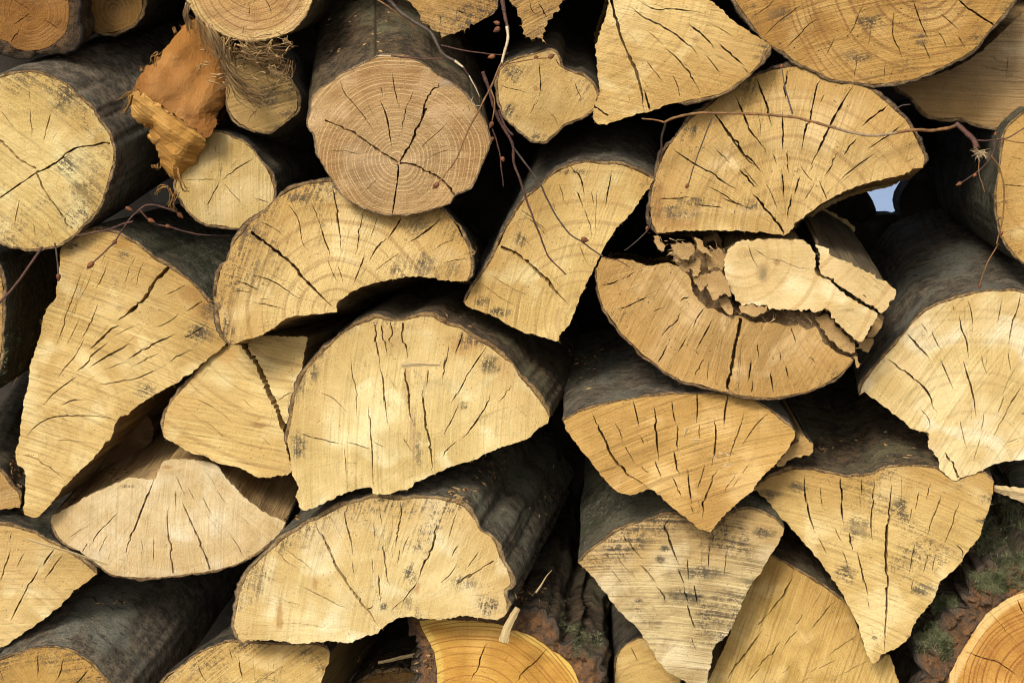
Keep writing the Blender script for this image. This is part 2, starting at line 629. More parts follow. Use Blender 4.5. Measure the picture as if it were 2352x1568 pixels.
    def vbot(i):
        if i not in bot:
            bot[i] = len(V)
            q = Vector(ov[i])
            V.append(pl.P(q) + ax_ * (wof(q) + cdepth))
            PC.append((q.x - pu.x, q.y - pu.y, float(ed[i])))
        return bot[i]
    edge = {}
    for tri, in_, cr in zip(of, ins, crk):
        if not in_:
            continue
        for a, b in zip(tri, tri[1:] + tri[:1]):
            edge.setdefault((min(a, b), max(a, b)), []).append((cr, a, b))
        Fc.append([vbot(i) if cr else vtop(i) for i in tri])
        MI.append(0)
    for (i, j), lst in edge.items():
        if len(lst) == 2 and lst[0][0] != lst[1][0]:
            cr, a, b = lst[0] if not lst[0][0] else lst[1]
            Fc.append([vtop(b), vtop(a), vbot(a), vbot(b)])
            MI.append(0)
        elif len(lst) == 1 and not lst[0][0]:
            cr, a, b = lst[0]
            if ed[a] < 0.003 and ed[b] < 0.003:
                Fc.append([vtop(b), vtop(a), vbot(a), vbot(b)])
            else:
                k = len(V)
                for i in (a, b):
                    q = Vector(ov[i])
                    V.append(pl.P(q) + ax_ * (wof(q) + 0.0012))
                    PC.append((q.x - pu.x, q.y - pu.y, float(ed[i])))
                Fc.append([vtop(b), vtop(a), k, k + 1])
            MI.append(0)
    # torn fibres on the saw's exit edge
    for i in range(0, N):
        if K[i] == 's' and rnd.random() < 0.06 * fuzz or K[i] == 'b' and rnd.random() < 0.01 * fuzz:
            q, o = O[i], NO[i]
            tdir = Vector((-o.y, o.x))
            ln = rnd.uniform(0.001, 0.0035) * (1 if rnd.random() < .9 else 1.8)
            k = len(V)
            w = wO[i]
            tip = q + o * ln + tdir * rnd.uniform(-1, 1) * 0.002
            for qq, dw in ((q - o * 0.001 + tdir * 0.0003, 0), (q - o * 0.001 - tdir * 0.0003, 0), (tip, -rnd.uniform(0, 0.002)), (q - o * 0.001, 0.0012)):
                V.append(pl.P(qq) + ax_ * (w + dw))
                PC.append((qq.x - pu.x, qq.y - pu.y, 0.03))
            Fc += [[k, k + 1, k + 2], [k + 1, k + 3, k + 2], [k + 3, k, k + 2]]
            MI += [0, 0, 0]
    mesh('cut_face', V, Fc, face, root, attrs={'pc': PC}, mi=MI, smooth=False)
    # --- runs of bark and of split wood
    runs, i = [], 0
    start = next((i for i in range(N) if K[i] != K[i - 1]), 0)
    idx = [(start + i) % N for i in range(N)]
    cur = [idx[0]]
    for i in idx[1:]:
        if K[i] == K[cur[-1]]:
            cur.append(i)
        else:
            runs.append(cur); cur = [cur[-1], i] if False else [i]
    runs.append(cur)
    whole = len(runs) == 1
    nt = 26
    T = [L * (k / nt) ** 1.7 for k in range(nt + 1)]
    cen = Vector((0, 0))
    barkV, barkF, barkM, barkB = [], [], [], []
    splV, splF, splB = [], [], []
    for run in runs:
        k = K[run[0]]
        closed = whole
        if not whole:
            run = run + [(run[-1] + 1) % N]
        n_ = len(run)
        if k == 'b':
            off = len(barkV)
            NR = 12 if rug > 0.01 else 2
            rows = 2 + NR + nt
            for j, i in enumerate(run):
                s = S[i]
                fade = 1.0 if whole else min(1.0, min(j, n_ - 1 - j) * 0.0032 / 0.012 + 0.15)
                g = max(-0.0002, gap * (0.2 + 2.3 * nz(s * 35, seed + 11) + 1.0 * nz(s * 140, seed + 12))) * fade
                tk = th * (1.1 + 1.1 * nz(s * 24, seed + 5) + 0.5 * nz(s * 120, seed + 6)) * fade
                if rug:
                    tk += rug * (nz(s * 14, seed + 21) * 1.3 + 0.35 * nz(s * 45, seed + 2)) * fade
                tk = max(0.0012, tk)
                dw = 0.0016 * nz(s * 90, seed + 8) + rug * 0.25 * nz(s * 40, seed + 9) + 0.0006
                q, o = O[i], NO[i]
                w = wO[i]
                A = q + o * g
                Bq = q + o * (g + tk)
                barkV.append(pl.P(A) + ax_ * (w + 0.02)); barkB.append((s, 0.02, 1))
                barkV.append(pl.P(A) + ax_ * (w + dw)); barkB.append((A.x, A.y, 1))
                for r_ in range(1, NR + 1):
                    h_ = tk * ((0.42, 0.84)[r_ - 1] if NR == 2 else r_ / (NR + 1.0))
                    pq = q + o * (g + h_)
                    barkV.append(pl.P(pq) + ax_ * (w + dw * 1.3 + rug * (0.7 * nz(pq.x * 70, pq.y * 70, seed) + 0.6 * nz(pq.x * 210, pq.y * 210, seed) + 0.5 * (h_ / tk) ** 2))); barkB.append((pq.x, pq.y, 1 - h_ / tk))
                for t in T:
                    grow = min(1, t / 0.05 + 0.12)
                    dd = (0.0035 + rug * 0.5) * nz(s * 14, t * 9, seed) + (0.0010 + rug * 0.45) * nz(s * 55, t * 40, seed + 1)
                    if rug:
                        dd += rug * 0.9 * (abs(nz(s * 32, t * 9, seed + 4)) - 0.2)
                    dd = dd * grow + flare * (1 - math.exp(-t / 0.05)) * (0.5 + 0.5 * nz(s * 10, t * 8, seed + 2))
                    c = Bq + o * dd - (q - cen) * taper * t
                    barkV.append(pl.P(c) + ax_ * (w + dw + t + 0.0008 + rug * 0.5)); barkB.append((s, t, 0))
            nr = rows + 1
            for j in range(n_ if closed else n_ - 1):
                a, b = off + j * nr, off + ((j + 1) % n_) * nr
                for r in range(nr - 1):
                    barkF.append([a + r, a + r + 1, b + r + 1, b + r][::-1])
                    barkM.append(1 if r < 2 + NR else 0)
        else:
            off = len(splV)
            for j, i in enumerate(run):
                s = S[i]
                q, o, w = O[i], NO[i], wO[i]
                edgef = 1.0 if whole else min(1.0, min(j, n_ - 1 - j) / 4)
                for t in T:
                    g = min(1, t / 0.03)
                    dd = (0.006 * nz(s * 18, t * 3, seed) - 0.004 + 0.0007 * nz(s * 190, t * 4, seed + 1) + 0.001 * nz(s * 60, t * 60, seed + 2)) * g * edgef
                    qs = q.lerp(OS[i], min(1.0, t / 0.006) * edgef)
                    c = qs + o * dd - (q - cen) * taper * t
                    splV.append(pl.P(c) + ax_ * (w + t + 0.0003)); splB.append((s, t, 0))
            nr = nt + 1
            for j in range(n_ if closed else n_ - 1):
                a, b = off + j * nr, off + ((j + 1) % n_) * nr
                for r in range(nr - 1):
                    splF.append([a + r, a + r + 1, b + r + 1, b + r][::-1])
    if splV:
        mesh('split_side', splV, splF, split or splitmat(seed), root, attrs={'bc': splB}, smooth=True)
    if barkV:
        mesh('bark', barkV, barkF, [bark or barkmat(seed), rim or rimmat(seed)], root, attrs={'bc': barkB}, mi=barkM, smooth=True)
    # rear end
    mesh('back_end', [pl.P(q * 0.995 - (q - cen) * taper * L) + ax_ * L for q in O], [list(range(N))], face, root,
         attrs={'pc': [(q.x, q.y, 0.05) for q in O]}, smooth=False)
    return pl


def log(name, seed, label, group, outline, vp, f, **kw):
    allp = [p for k, s in outline for p in pts(s)]
    cx = sum(p[0] for p in allp) / len(allp)
    my = max(p[1] for p in allp)
    root = thing(name, at(cx, my, f), label, 'log' if 'wedge' not in name else 'split log', group)
    fk = kw.pop('fk', {})
    if 'pal' in fk and seed != 20:
        fk['pal'] = tuple((c[0] * 1.01, c[1] * 0.995, c[2] * 0.86) for c in fk['pal'])
    face = endgrain(seed, pith=kw.get('pith'), **fk)
    piece(root, seed, outline, vp, f, face, **kw)
    return root


# ------------------------------------------------------------------ the setting: ground and the pale wall far behind
def plainmat(name, col, rough=0.9, sc=3.0, var=0.3):
    t = NT(name)
    tc = t.t.nodes.new('ShaderNodeTexCoord')
    n = t.noise(tc.outputs['Object'], sc, 5, 0.65)
    c = t.mix(t.ramp(n, 0.35, 0.65), tuple(c * (1 - var) for c in col), col)
    return t.done(c, rough, n, 0.01)


g = mesh('ground', [(-60, -30, 0), (60, -30, 0), (60, 120, 0), (-60, 120, 0)], [[0, 1, 2, 3]],
         plainmat('earth', (0.10, 0.075, 0.05)), smooth=False)
g['kind'] = 'structure'
bw = mesh('garden_wall', [(x + 0.4, y + 5.5, z) for x in (-3, 3) for y in (0, 0.2) for z in (0, 2.4)],
          [[0, 1, 5, 4], [2, 6, 7, 3], [0, 2, 3, 1], [4, 5, 7, 6], [1, 3, 7, 5], [0, 4, 6, 2]],
          plainmat('render', (0.26, 0.36, 0.55), 0.8, 2.0, 0.1), loc=(0.4, 5.5, 0), smooth=False)
bw['label'] = 'pale blue wall far behind the pile, glimpsed through its gaps'
bw['category'] = 'wall'

GF = 'split logs stacked in the pile'
GR = 'round logs stacked in the pile'

dark = barkmat(3, (0.045, 0.043, 0.040), (0.018, 0.018, 0.017), 0.35, 0.4, 0.25, 0.25)
grey = barkmat(8, (0.080, 0.074, 0.068), (0.036, 0.034, 0.032), 0.10, 0.25, 0.25, 0.3)
mossy = barkmat(12, (0.050, 0.052, 0.045), (0.022, 0.024, 0.018), 0.6, 0.5, 0.15, 0.8)
brownb = barkmat(17, (0.075, 0.058, 0.042), (0.030, 0.025, 0.020), 0.12, 0.5, 0.3, 0.35)

# ------------------------------------------------------------------ top row
log('round_log', 2, 'round log with ring-marked orange heartwood at the top left corner', GR,
    [('b', 'A0 430,100 420,170 390,230 330,280 250,310 180,320 90,300 60,270 0,245 -90,230 -180,160 -230,50 -210,-80 -130,-200 0,-260 150,-260 300,-200 400,-80 432,20')],
    (1000, -700), -0.03, L=0.5, pith='A0 195,75', auto=8, th=0.013, rug=0.006, gap=0.0,
    cracks=['6 A0 190,80 130,130 80,165', '7 A0 125,185 100,220 70,270', '5 A0 280,125 340,160 380,180', '4 A0 200,70 120,20 60,-10'],
    fk=dict(pal=((0.27, 0.115, 0.024), (0.18, 0.07, 0.014)), rings=0.75, rfreq=330, saw=0.15, mould=0.05, ochre=0.1, radial=0.3, speck=0.2),
    bark=brownb, rim=rimmat(2, (0.13, 0.075, 0.035), (0.05, 0.034, 0.02)))
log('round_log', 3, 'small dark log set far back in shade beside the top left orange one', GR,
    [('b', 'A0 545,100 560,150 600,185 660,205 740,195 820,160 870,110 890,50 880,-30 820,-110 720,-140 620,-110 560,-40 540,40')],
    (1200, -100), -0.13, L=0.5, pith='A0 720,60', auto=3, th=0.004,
    fk=dict(pal=((0.06, 0.026, 0.010), (0.035, 0.017, 0.008)), rings=0.7, rfreq=330, saw=0.1, mould=0.2, radial=0.2), bark=dark)  # face browned almost to black, its shade is in the colour
log('round_log', 4, 'pinkish tan round log with yellow sapwood rim and shaggy bark fibres hanging below', GR,
    [('b', 'A0 1170,0 1200,50 1235,105 1300,158 1380,205 1460,240 1560,258 1660,247 1768,220 1850,180 1905,115 1940,50 1960,-40 1940,-140 1870,-240 1740,-330 1560,-360 1380,-330 1240,-230 1180,-110')],
    (1200, -100), 0.03, L=0.5, pith='A0 1600,-140', auto=10, th=0.0015, gap=0.0, jag=0.0015,
    cracks=['6 A0 1660,-10 1690,40 1705,95', '4 A0 1560,20 1565,70 1560,120', '4 A0 1380,-60 1440,0 1480,20'],
    fk=dict(pal=((0.50, 0.30, 0.125), (0.40, 0.215, 0.085)), rings=0.5, rfreq=300, saw=0.35, ang=18, mould=0.05, ochre=0.0, sap=((0.62, 0.43, 0.17), 0.010), radial=0.3, speck=0.25),
    bark=brownb, rim=rimmat(4, (0.30, 0.19, 0.08), (0.13, 0.08, 0.035)))
log('log', 36, 'rough grey-tan log end with a ragged bottom edge, top centre between the twigs', GR,
    [('s', 'A1 980,0 1040,60 1080,130 1130,180 1165,185 1200,235 1260,210 1330,190 1420,150'), ('b', 'A1 1480,110 1530,60 1540,0 1520,-150 1300,-220 1080,-180 990,-80')],
    (1250, -200), 0.03, L=0.5, pith='A1 1250,-60', auto=12, jag=0.002, fuzz=3,
    cracks=['7 A1 1190,90 1195,130 1185,160', '6 A1 1300,60 1340,90'],
    fk=dict(pal=TAN, saw=0.6, ang=-15, mould=0.75, radial=0.2), bark=dark)
log('log', 37, 'weathered narrow log end tapering to a ragged point, left of the black top gap', GF,
    [('s', 'A2 60,0 110,70 140,150 150,220 175,225 200,245 240,240 275,268 272,220 280,180 320,110 370,60 400,0'), ('b', 'A2 380,-120 220,-180 80,-120')],
    (1250, -200), 0.03, L=0.45, pith='A2 240,-100', auto=8, jag=0.002, fuzz=3,
    cracks=['8 A2 240,20 275,70 295,110', '5 A2 180,0 200,60 230,100'],
    fk=dict(pal=TAN, saw=0.8, ang=25, mould=0.7, radial=0.2), bark=dark)
log('wedge_log', 12, 'pale wedge at the top with one long dark crack down its left side', GF,
    [('s', 'A2 690,-10 660,110 630,200 600,300 608,400 618,520 630,580 603,640 580,700 590,755 620,780 700,770 780,740 860,715 940,700 1000,680 1060,650'),
     ('b', 'A2 1115,645 1250,615 1400,580 1500,510 1580,450 1640,370 1690,290'),
     ('s', 'A2 1690,280 1600,220 1520,170 1440,110 1380,50 1310,0 1200,-60 1000,-140 800,-150 700,-60')],
    (1350, -50), 0.03, L=0.45, pith='A2 500,-120', auto=14, fuzz=2,
    cracks=['20< A2 695,-10 720,90 750,210 790,310 830,400 870,510 900,640 915,700', '13> A2 905,560 920,620 940,690', '12> A2 575,650 630,700 680,725',
            '11 A2 810,40 870,80 920,120 970,150 1020,165 1080,200 1140,245 1200,300 1250,370', '8 A2 870,0 960,50 1050,60 1140,65 1250,85 1300,100',
            '12 A2 1180,150 1230,190 1290,250 1350,310', '13 A2 1370,270 1420,320 1480,360 1540,410', '9 A2 1030,295 1090,350 1150,410 1200,480 1240,560 1250,600',
            '6 A2 1080,470 1110,540 1130,620', '6 A2 920,380 970,450 1020,520', '6 A2 1290,340 1340,400 1390,470', '5 A2 1320,150 1400,190 1460,230', '6 A2 1520,420 1560,460', '4 A2 930,200 980,240 1030,290'],
    fk=dict(bow=0.15, spots=[('A2 1400,300',200,110,(0.56,0.36,0.13)), ('A2 1600,300',80,90), ('A2 850,130',120,70,(0.58,0.38,0.14)), ('A2 1190,220',28,22,(0.36,0.2,0.07))], pal=((0.68, 0.47, 0.21), (0.56, 0.35, 0.13)), rings=0.15, saw=0.45, ang=-12, mould=0.05, ochre=0.45, radial=0.2), bark=dark)
log('wedge_log', 14, 'tan log with level saw lines behind the large half round, upper right edge', GF,
    [('b', 'A3 1150,520 1080,545 1150,590 1220,660 1280,720 1360,740 1480,740 1600,780 1700,800 1800,800 1900,790 2100,760 2300,600'),
     ('s', 'A3 2320,500 2350,200 2200,60 2100,20 1950,40 1840,110 1760,190 1650,290 1500,400 1300,480')],
    (1700, -200), -0.05, L=0.45, pith='A3 2000,-700', auto=10,
    cracks=['5 A3 1780,350 1775,430 1772,520', '5 A3 1680,350 1700,370 1715,385', '4 A3 1620,420 1740,440 1880,450'],
    fk=dict(bow=0.0, spots=[], pal=((0.42, 0.29, 0.16), (0.33, 0.21, 0.11)), rings=0.1, saw=0.8, ang=-2, mould=0.25, ochre=0.4, radial=0.1), bark=dark)
log('half_log', 13, 'largest brown half round with curved growth rings, hanging from the top right', GF,
    [('b', 'A3 60,-20 110,60 160,130 220,210 290,280 380,330 460,390 560,440 660,490 760,510 900,525 1060,520 1200,490 1350,430 1450,380 1550,320 1620,250 1690,160 1760,80 1810,0 1840,-100 1850,-250 1750,-420 1550,-540 1250,-620 900,-640 550,-560 280,-420 130,-250 60,-100')],
    (1700, -50), 0.035, L=0.5, pith='A3 1260,-160', auto=26, th=0.0034, gap=0.0008,
    cracks=['13> A3 1450,-20 1550,70 1620,120 1690,160', '8 A3 1185,0 1215,90 1240,160 1265,220 1295,270', '6 A3 1350,80 1420,140 1470,190', '8 A3 1060,60 1062,150 1065,230 1095,300 1120,380',
            '7 A3 380,310 450,240 520,170 600,90', '6 A3 190,100 260,50 330,-10', '5 A3 230,250 320,160 430,70 540,0', '6 A3 815,490 830,400 835,340', '5 A3 1010,500 1010,430 1020,390',
            '5 A3 640,350 670,290 700,230', '6 A3 760,260 820,160 860,60 880,0', '6 A3 1460,220 1490,270 1515,310', '5 A3 1330,190 1370,240 1400,310', '5 A3 1240,240 1260,300 1300,390', '4 A3 900,300 920,200 940,130'],
    fk=dict(spots=[('A3 960,120',100,60), ('A3 1250,230',60,60), ('A3 900,320',120,40), ('A3 430,80',110,50), ('A3 1740,40',50,60)], pal=((0.46, 0.275, 0.09), (0.33, 0.17, 0.045)), rings=0.65, rfreq=170, saw=0.6, ang=8, mould=0.40, ochre=0.35, radial=0.5, speck=1.0), bark=dark,
    rim=rimmat(13, (0.30, 0.20, 0.10), (0.10, 0.065, 0.03)))

# ------------------------------------------------------------------ left side
log('round_log', 1, 'large pale round log with smooth grey-green bark and star cracks on the left edge', GR,
    [('b', 'A0 -90,530 0,490 100,465 200,455 290,480 380,515 440,560 500,620 570,680 600,730 640,790 680,840 700,900 712,960 705,1020 690,1080 670,1150 650,1230 620,1300 570,1360 510,1420 450,1480 370,1530 270,1555 180,1560 80,1545 0,1510 -120,1440 -250,1300 -330,1120 -340,950 -290,780 -190,620')],
    (2000, -600), 0.0, L=0.55, pith='A0 222,1070', auto=24, th=0.0035, gap=0.0003, tilt=(-0.06, 0.0),
    cracks=['18= A0 -60,870 0,890 60,930 110,990 160,1030 225,1060', '14= A0 225,1085 300,1050 370,1000 440,950 490,925 600,912 690,895', '11= A0 222,1085 150,1140 80,1190 0,1245 -80,1290',
            '15= A0 222,1085 260,1160 310,1240 360,1310 400,1370 450,1440', '6 A0 185,680 195,770 205,860', '9 A0 320,710 300,780 280,840', '6 A0 290,830 280,860 276,900', '7 A0 0,690 40,740 95,810',
            '7 A0 125,1250 105,1340 90,1430', '5 A0 185,560 185,600 190,640', '6 A0 500,1150 570,1190 640,1215', '5 A0 210,1390 220,1450 225,1490', '5 A0 300,1390 320,1440 340,1480'],
    fk=dict(spots=[('A0 460,640',140,110), ('A0 440,1030',90,80), ('A0 530,1180',120,90), ('A0 640,880',60,60,(0.42,0.26,0.07)), ('A0 560,760',110,90,(0.48,0.30,0.09)), ('A0 600,1290',90,80,(0.45,0.28,0.08))], pal=((0.72, 0.54, 0.26), (0.62, 0.43, 0.17)), rings=0.12, saw=0.45, ang=-38, mould=0.55, ochre=0.25, radial=0.3), bark=grey)
log('log', 34, 'dark mossy log in shadow on the left edge beneath the large pale round', GR,
    [('b', 'B0 -100,230 0,380 15,600 0,900 -60,1100 -200,1200 -450,1200 -650,900 -650,500 -450,260')],
    (900, 250), 0.0, L=0.7, auto=4, fk=dict(mould=0.4), bark=mossy)
log('log', 35, 'small pale log corner under dark bark, left edge at mid height', GR,
    [('b', 'C0 -200,215 -100,205 0,240 60,320 110,380 130,440'), ('s', 'C0 120,465 0,480 -150,500 -300,450 -300,300')],
    (700, -300), -0.02, L=0.5, auto=5, fk=dict(mould=0.1, ochre=0.6), bark=dark)
log('wedge_log', 17, 'tall pale wedge log on the left split by slanting black cracks', GF,
    [('s', 'B0 388,190 375,300 360,450 350,530 300,600 270,660 250,780 215,880 190,960 170,1120 150,1180 135,1300 120,1430 95,1500 108,1570 C0 150,240 160,300 150,440 155,515 245,528'),
     ('s', 'C0 300,470 400,340 500,240 570,175 650,80 700,20 B0 740,1290 800,1265 860,1215 1000,1125 1100,1070 1230,980 1300,920 1410,835'),
     ('b', 'B0 1415,820 1390,720 1370,640 1320,590 1270,520 1200,440 1140,400 1050,340 960,290 890,230 820,180 740,140 640,115 540,120 450,150 400,180')],
    (1750, 120), -0.01, L=0.5, pith='B0 120,1420', auto=30, fuzz=1.5,
    cracks=['26> B0 735,680 830,600 880,560 950,470 1000,400 1055,340', '17 B0 560,860 640,790 700,730 760,700', '13 B0 480,1000 540,940 590,890 680,820',
            '14 B0 560,970 640,920 720,870 830,815', '13 B0 800,920 900,860 1000,810 1120,755', '10 B0 270,1210 330,1140 400,1080 510,1015', '11 B0 155,1410 220,1350 290,1300 360,1280 450,1275 570,1270 740,1298',
            '9 B0 510,790 550,720 590,640 620,560', '8 B0 345,850 390,730 430,600 480,470 520,350', '7 B0 600,480 640,400 670,330', '8 B0 360,1040 420,960 480,890 530,780', '9 B0 580,1085 700,1070 850,1040 950,1000 1050,955',
            '7 B0 970,720 1060,680 1130,625', '8 B0 1170,620 1220,590 1270,550', '8 B0 370,1210 460,1180 540,1172', '7 B0 850,960 920,920 1000,880', '8 B0 1060,940 1130,890 1220,850', '7 B0 1140,790 1220,750 1300,700',
            '5 B0 780,450 800,380 850,270', '5 B0 850,470 870,380 900,300', '6 B0 1030,520 1100,490 1160,450', '6 B0 420,830 460,740 500,660', '8 C0 110,130 200,150 300,210 370,260 420,310', '5 C0 340,45 430,45 560,65', '5 B0 700,780 800,730 890,690', '5 B0 640,990 720,960 800,930'],
    fk=dict(spots=[('B0 1260,740',120,90), ('B0 920,1110',90,60), ('B0 480,200',55,28), ('B0 800,260',60,40), ('B0 1320,620',70,60), ('B0 790,190',70,50,(0.36,0.18,0.04)), ('B0 1210,500',90,60,(0.34,0.18,0.05)), ('B0 1290,590',80,90,(0.34,0.18,0.05))], pal=((0.68, 0.48, 0.22), (0.57, 0.37, 0.14)), rings=0.1, saw=0.75, ang=-18, bow=0.6, mould=0.42, ochre=0.5, radial=0.2), bark=mossy)
log('log', 21, 'pale half round under a thin splinter on the lower left edge', GF,
    [('b', 'C0 -150,590 0,577 60,590 150,610 230,640 320,690 420,740 490,790 560,840 605,885'),
     ('s', 'C0 580,905 480,980 380,1080 280,1160 170,1240 80,1300 0,1350 -150,1420 -400,1400 -450,1000 -300,700')],
    (1300, 0), 0.0, L=0.55, pith='C0 -80,1480', auto=16,
    cracks=['13 C0 60,1180 110,1080 160,980 210,900 250,820', '12 C0 265,835 290,790 340,725', '9 C0 275,920 330,850 400,760', '10 C0 0,930 30,850 70,720', '6 C0 100,850 130,790 155,740', '5 C0 60,680 75,620'],
    fk=dict(pal=((0.70, 0.50, 0.25), (0.60, 0.41, 0.17)), rings=0.15, saw=0.5, ang=4, mould=0.12, ochre=0.4, radial=0.25), bark=dark)
log('round_log', 22, 'bottom left log, its yellow end speckled with black mould under smooth grey bark', GR,
    [('b', 'C0 0,1430 80,1400 170,1370 260,1350 360,1350 460,1380 540,1430 610,1490 660,1540 700,1600 760,1700 750,1900 600,2050 350,2100 100,2050 -60,1900 -120,1700 -80,1520')],
    (1850, -500), 0.03, L=0.7, pith='C0 240,1640', auto=12, th=0.003, flare=0.018,
    cracks=['9 C0 235,1400 240,1460 240,1520', '9 C0 400,1410 380,1480 350,1560', '9 C0 560,1475 510,1540 450,1600', '6 C0 0,1480 20,1540'],
    fk=dict(pal=((0.60, 0.40, 0.14), (0.48, 0.28, 0.08)), rings=0.2, saw=0.1, mould=1.0, ochre=0.6, radial=0.7), bark=grey)
log('wedge_log', 20, 'whitish fan-shaped log pointing up, with a fine splinter beside it at lower left', GF,
    [('s', 'C0 330,520 400,480 510,420 600,370 700,330 800,285 880,285 970,285 1000,220 1030,175 1120,165 1200,170 1350,195 1420,280 1500,370 1600,460 1700,520 1785,556'),
     ('b', 'C0 1790,560 1750,630 1660,710 1580,770 1480,820 1340,860 1200,880 1080,895 950,905 800,900 690,880 620,830 500,740 400,680 340,600 318,545')],
    (1500, -450), -0.02, L=0.45, pith='C0 1050,150', auto=26, th=0.003, gap=0.0004,
    cracks=['15 C0 970,280 930,380 880,500 840,610 800,720 795,800', '14> C0 1140,430 1190,540 1240,660 1290,780 1315,860', '13> C0 1055,460 1055,560 1065,680 1075,780 1085,880', '9 C0 740,490 680,560 610,640 570,710',
            '7 C0 550,690 530,720 515,750', '7 C0 1100,360 1100,420 1100,480', '7 C0 1270,400 1300,460 1330,510', '6 C0 1100,260 1130,330 1160,390', '7 C0 1440,640 1490,710 1530,780', '6 C0 680,640 640,700 610,760',
            '6 C0 965,640 965,740 960,830', '5 C0 885,670 890,730 880,780', '5 C0 690,760 675,800', '6 C0 1360,360 1390,400 1420,450', '5 C0 1180,340 1200,380 1220,430', '5 C0 430,660 500,610 570,570', '4 C0 1500,520 1540,550 1570,590', '4 C0 1280,230 1330,290 1360,350'],
    fk=dict(spots=[('C0 1050,215',32,16,(0.38,0.19,0.06)), ('C0 800,340',50,14)], pal=((0.76, 0.59, 0.34), (0.64, 0.45, 0.21)), rings=0.08, saw=0.35, ang=80, mould=0.0, ochre=0.2, radial=0.35, speck=0.2), bark=dark)
log('wedge_log', 18, 'pale yellow wedge with a broad open split, between the tall wedge and central half round', GF,
    [('b', 'B0 1400,845 1330,890 1250,980 1190,1060 1090,1170 1040,1260 1022,1365'),
     ('s', 'B0 1030,1410 1120,1460 1210,1510 1280,1525 C0 1380,195 1480,210 1600,270 1640,285 1720,270 1825,250 1810,150 1790,60 B0 1778,1340 1830,1300 1850,1250 1865,1130 1880,1060 B1 320,1040 330,950 345,850 357,780 230,780 100,770 0,790 B0 1500,815')],
    (1650, 350), -0.015, L=0.45, pith='B1 400,200', auto=14, fuzz=2,
    cracks=['42= B0 1525,800 1570,890 1620,970 1660,1060 1700,1160 1735,1220 1760,1300 1800,1400 1830,1530', '7 B0 1745,1180 1790,1145 1860,1130', '5 B0 1200,1150 1330,1220 1400,1270 1470,1340', '5 B0 1520,1170 1570,1210 1600,1240',
            '4 B0 1260,1290 1340,1350 1430,1430', '4 B0 1620,1390 1660,1430 1700,1470', '4 B0 1190,1060 1230,1110 1290,1150'],
    fk=dict(bow=0.3, spots=[('B0 1620,1350',70,22,(0.28,0.14,0.05)), ('B0 1400,900',80,50,(0.52,0.31,0.1))], pal=((0.70, 0.50, 0.23), (0.60, 0.40, 0.16)), rings=0.25, rfreq=120, saw=0.6, ang=-12, mould=0.06, ochre=0.4, radial=0.1), bark=dark)
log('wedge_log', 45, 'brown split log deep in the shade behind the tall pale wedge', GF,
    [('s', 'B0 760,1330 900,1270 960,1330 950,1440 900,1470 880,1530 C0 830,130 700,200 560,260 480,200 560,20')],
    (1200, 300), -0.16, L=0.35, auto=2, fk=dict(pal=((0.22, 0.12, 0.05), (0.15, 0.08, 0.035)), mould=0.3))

# ------------------------------------------------------------------ the small logs between
log('round_log', 6, 'small mouldy log end hung over by loose bark fibres', GR,
    [('b', 'A0 1430,560 1425,650 1450,710 1490,760 1560,805 1640,825 1690,825 1760,780 1820,730 1860,690 1865,620 1850,560 1810,490 1770,400 1760,330 1740,270 1690,230 1600,250 1500,330 1440,420')],
    (1450, 700), -0.02, L=0.5, pith='A0 1640,600', auto=12, th=0.003, fuzz=4,
    cracks=['5 A0 1620,690 1580,720 1550,770', '4 A0 1800,530 1730,560 1660,600', '4 A0 1480,620 1560,590'],
    fk=dict(spots=[('A0 1700,600',110,90), ('A0 1680,420',90,80)], pal=((0.47, 0.33, 0.15), (0.36, 0.23, 0.09)), rings=0.1, saw=0.7, ang=15, mould=0.75, ochre=0.3, radial=0.2), bark=dark)
log('round_log', 7, 'small sandy round log with thin star cracks, right of the orange chunk', GR,
    [('b', 'A0 1330,825 1400,835 1460,865 1540,900 1590,950 1630,1010 1670,1060 1700,1130 1722,1190 1710,1250 1680,1310 1620,1350 1570,1390 1520,1430 1430,1420 1310,1405 1250,1380 1190,1330 1150,1270 1110,1200 1115,1130 1150,1080 1220,1010 1280,900')],
    (1600, 150), -0.02, L=0.5, pith='A0 1380,1135', auto=12, th=0.003, gap=0.0012,
    cracks=['8 A0 1385,1130 1430,1100 1500,1050 1600,990', '9 A0 1375,1140 1340,1220 1295,1310', '6 A0 1385,1120 1385,1060 1390,1020', '5 A0 1370,1130 1280,1125 1150,1130', '5 A0 1400,1150 1460,1210 1530,1285', '5 A0 1590,1240 1650,1255 1700,1275', '4 A0 1350,900 1348,960'],
    fk=dict(pal=((0.56, 0.41, 0.19), (0.47, 0.32, 0.12)), rings=0.05, saw=0.5, ang=88, mould=0.15, ochre=0.15, radial=0.15, speck=0.5), bark=dark)
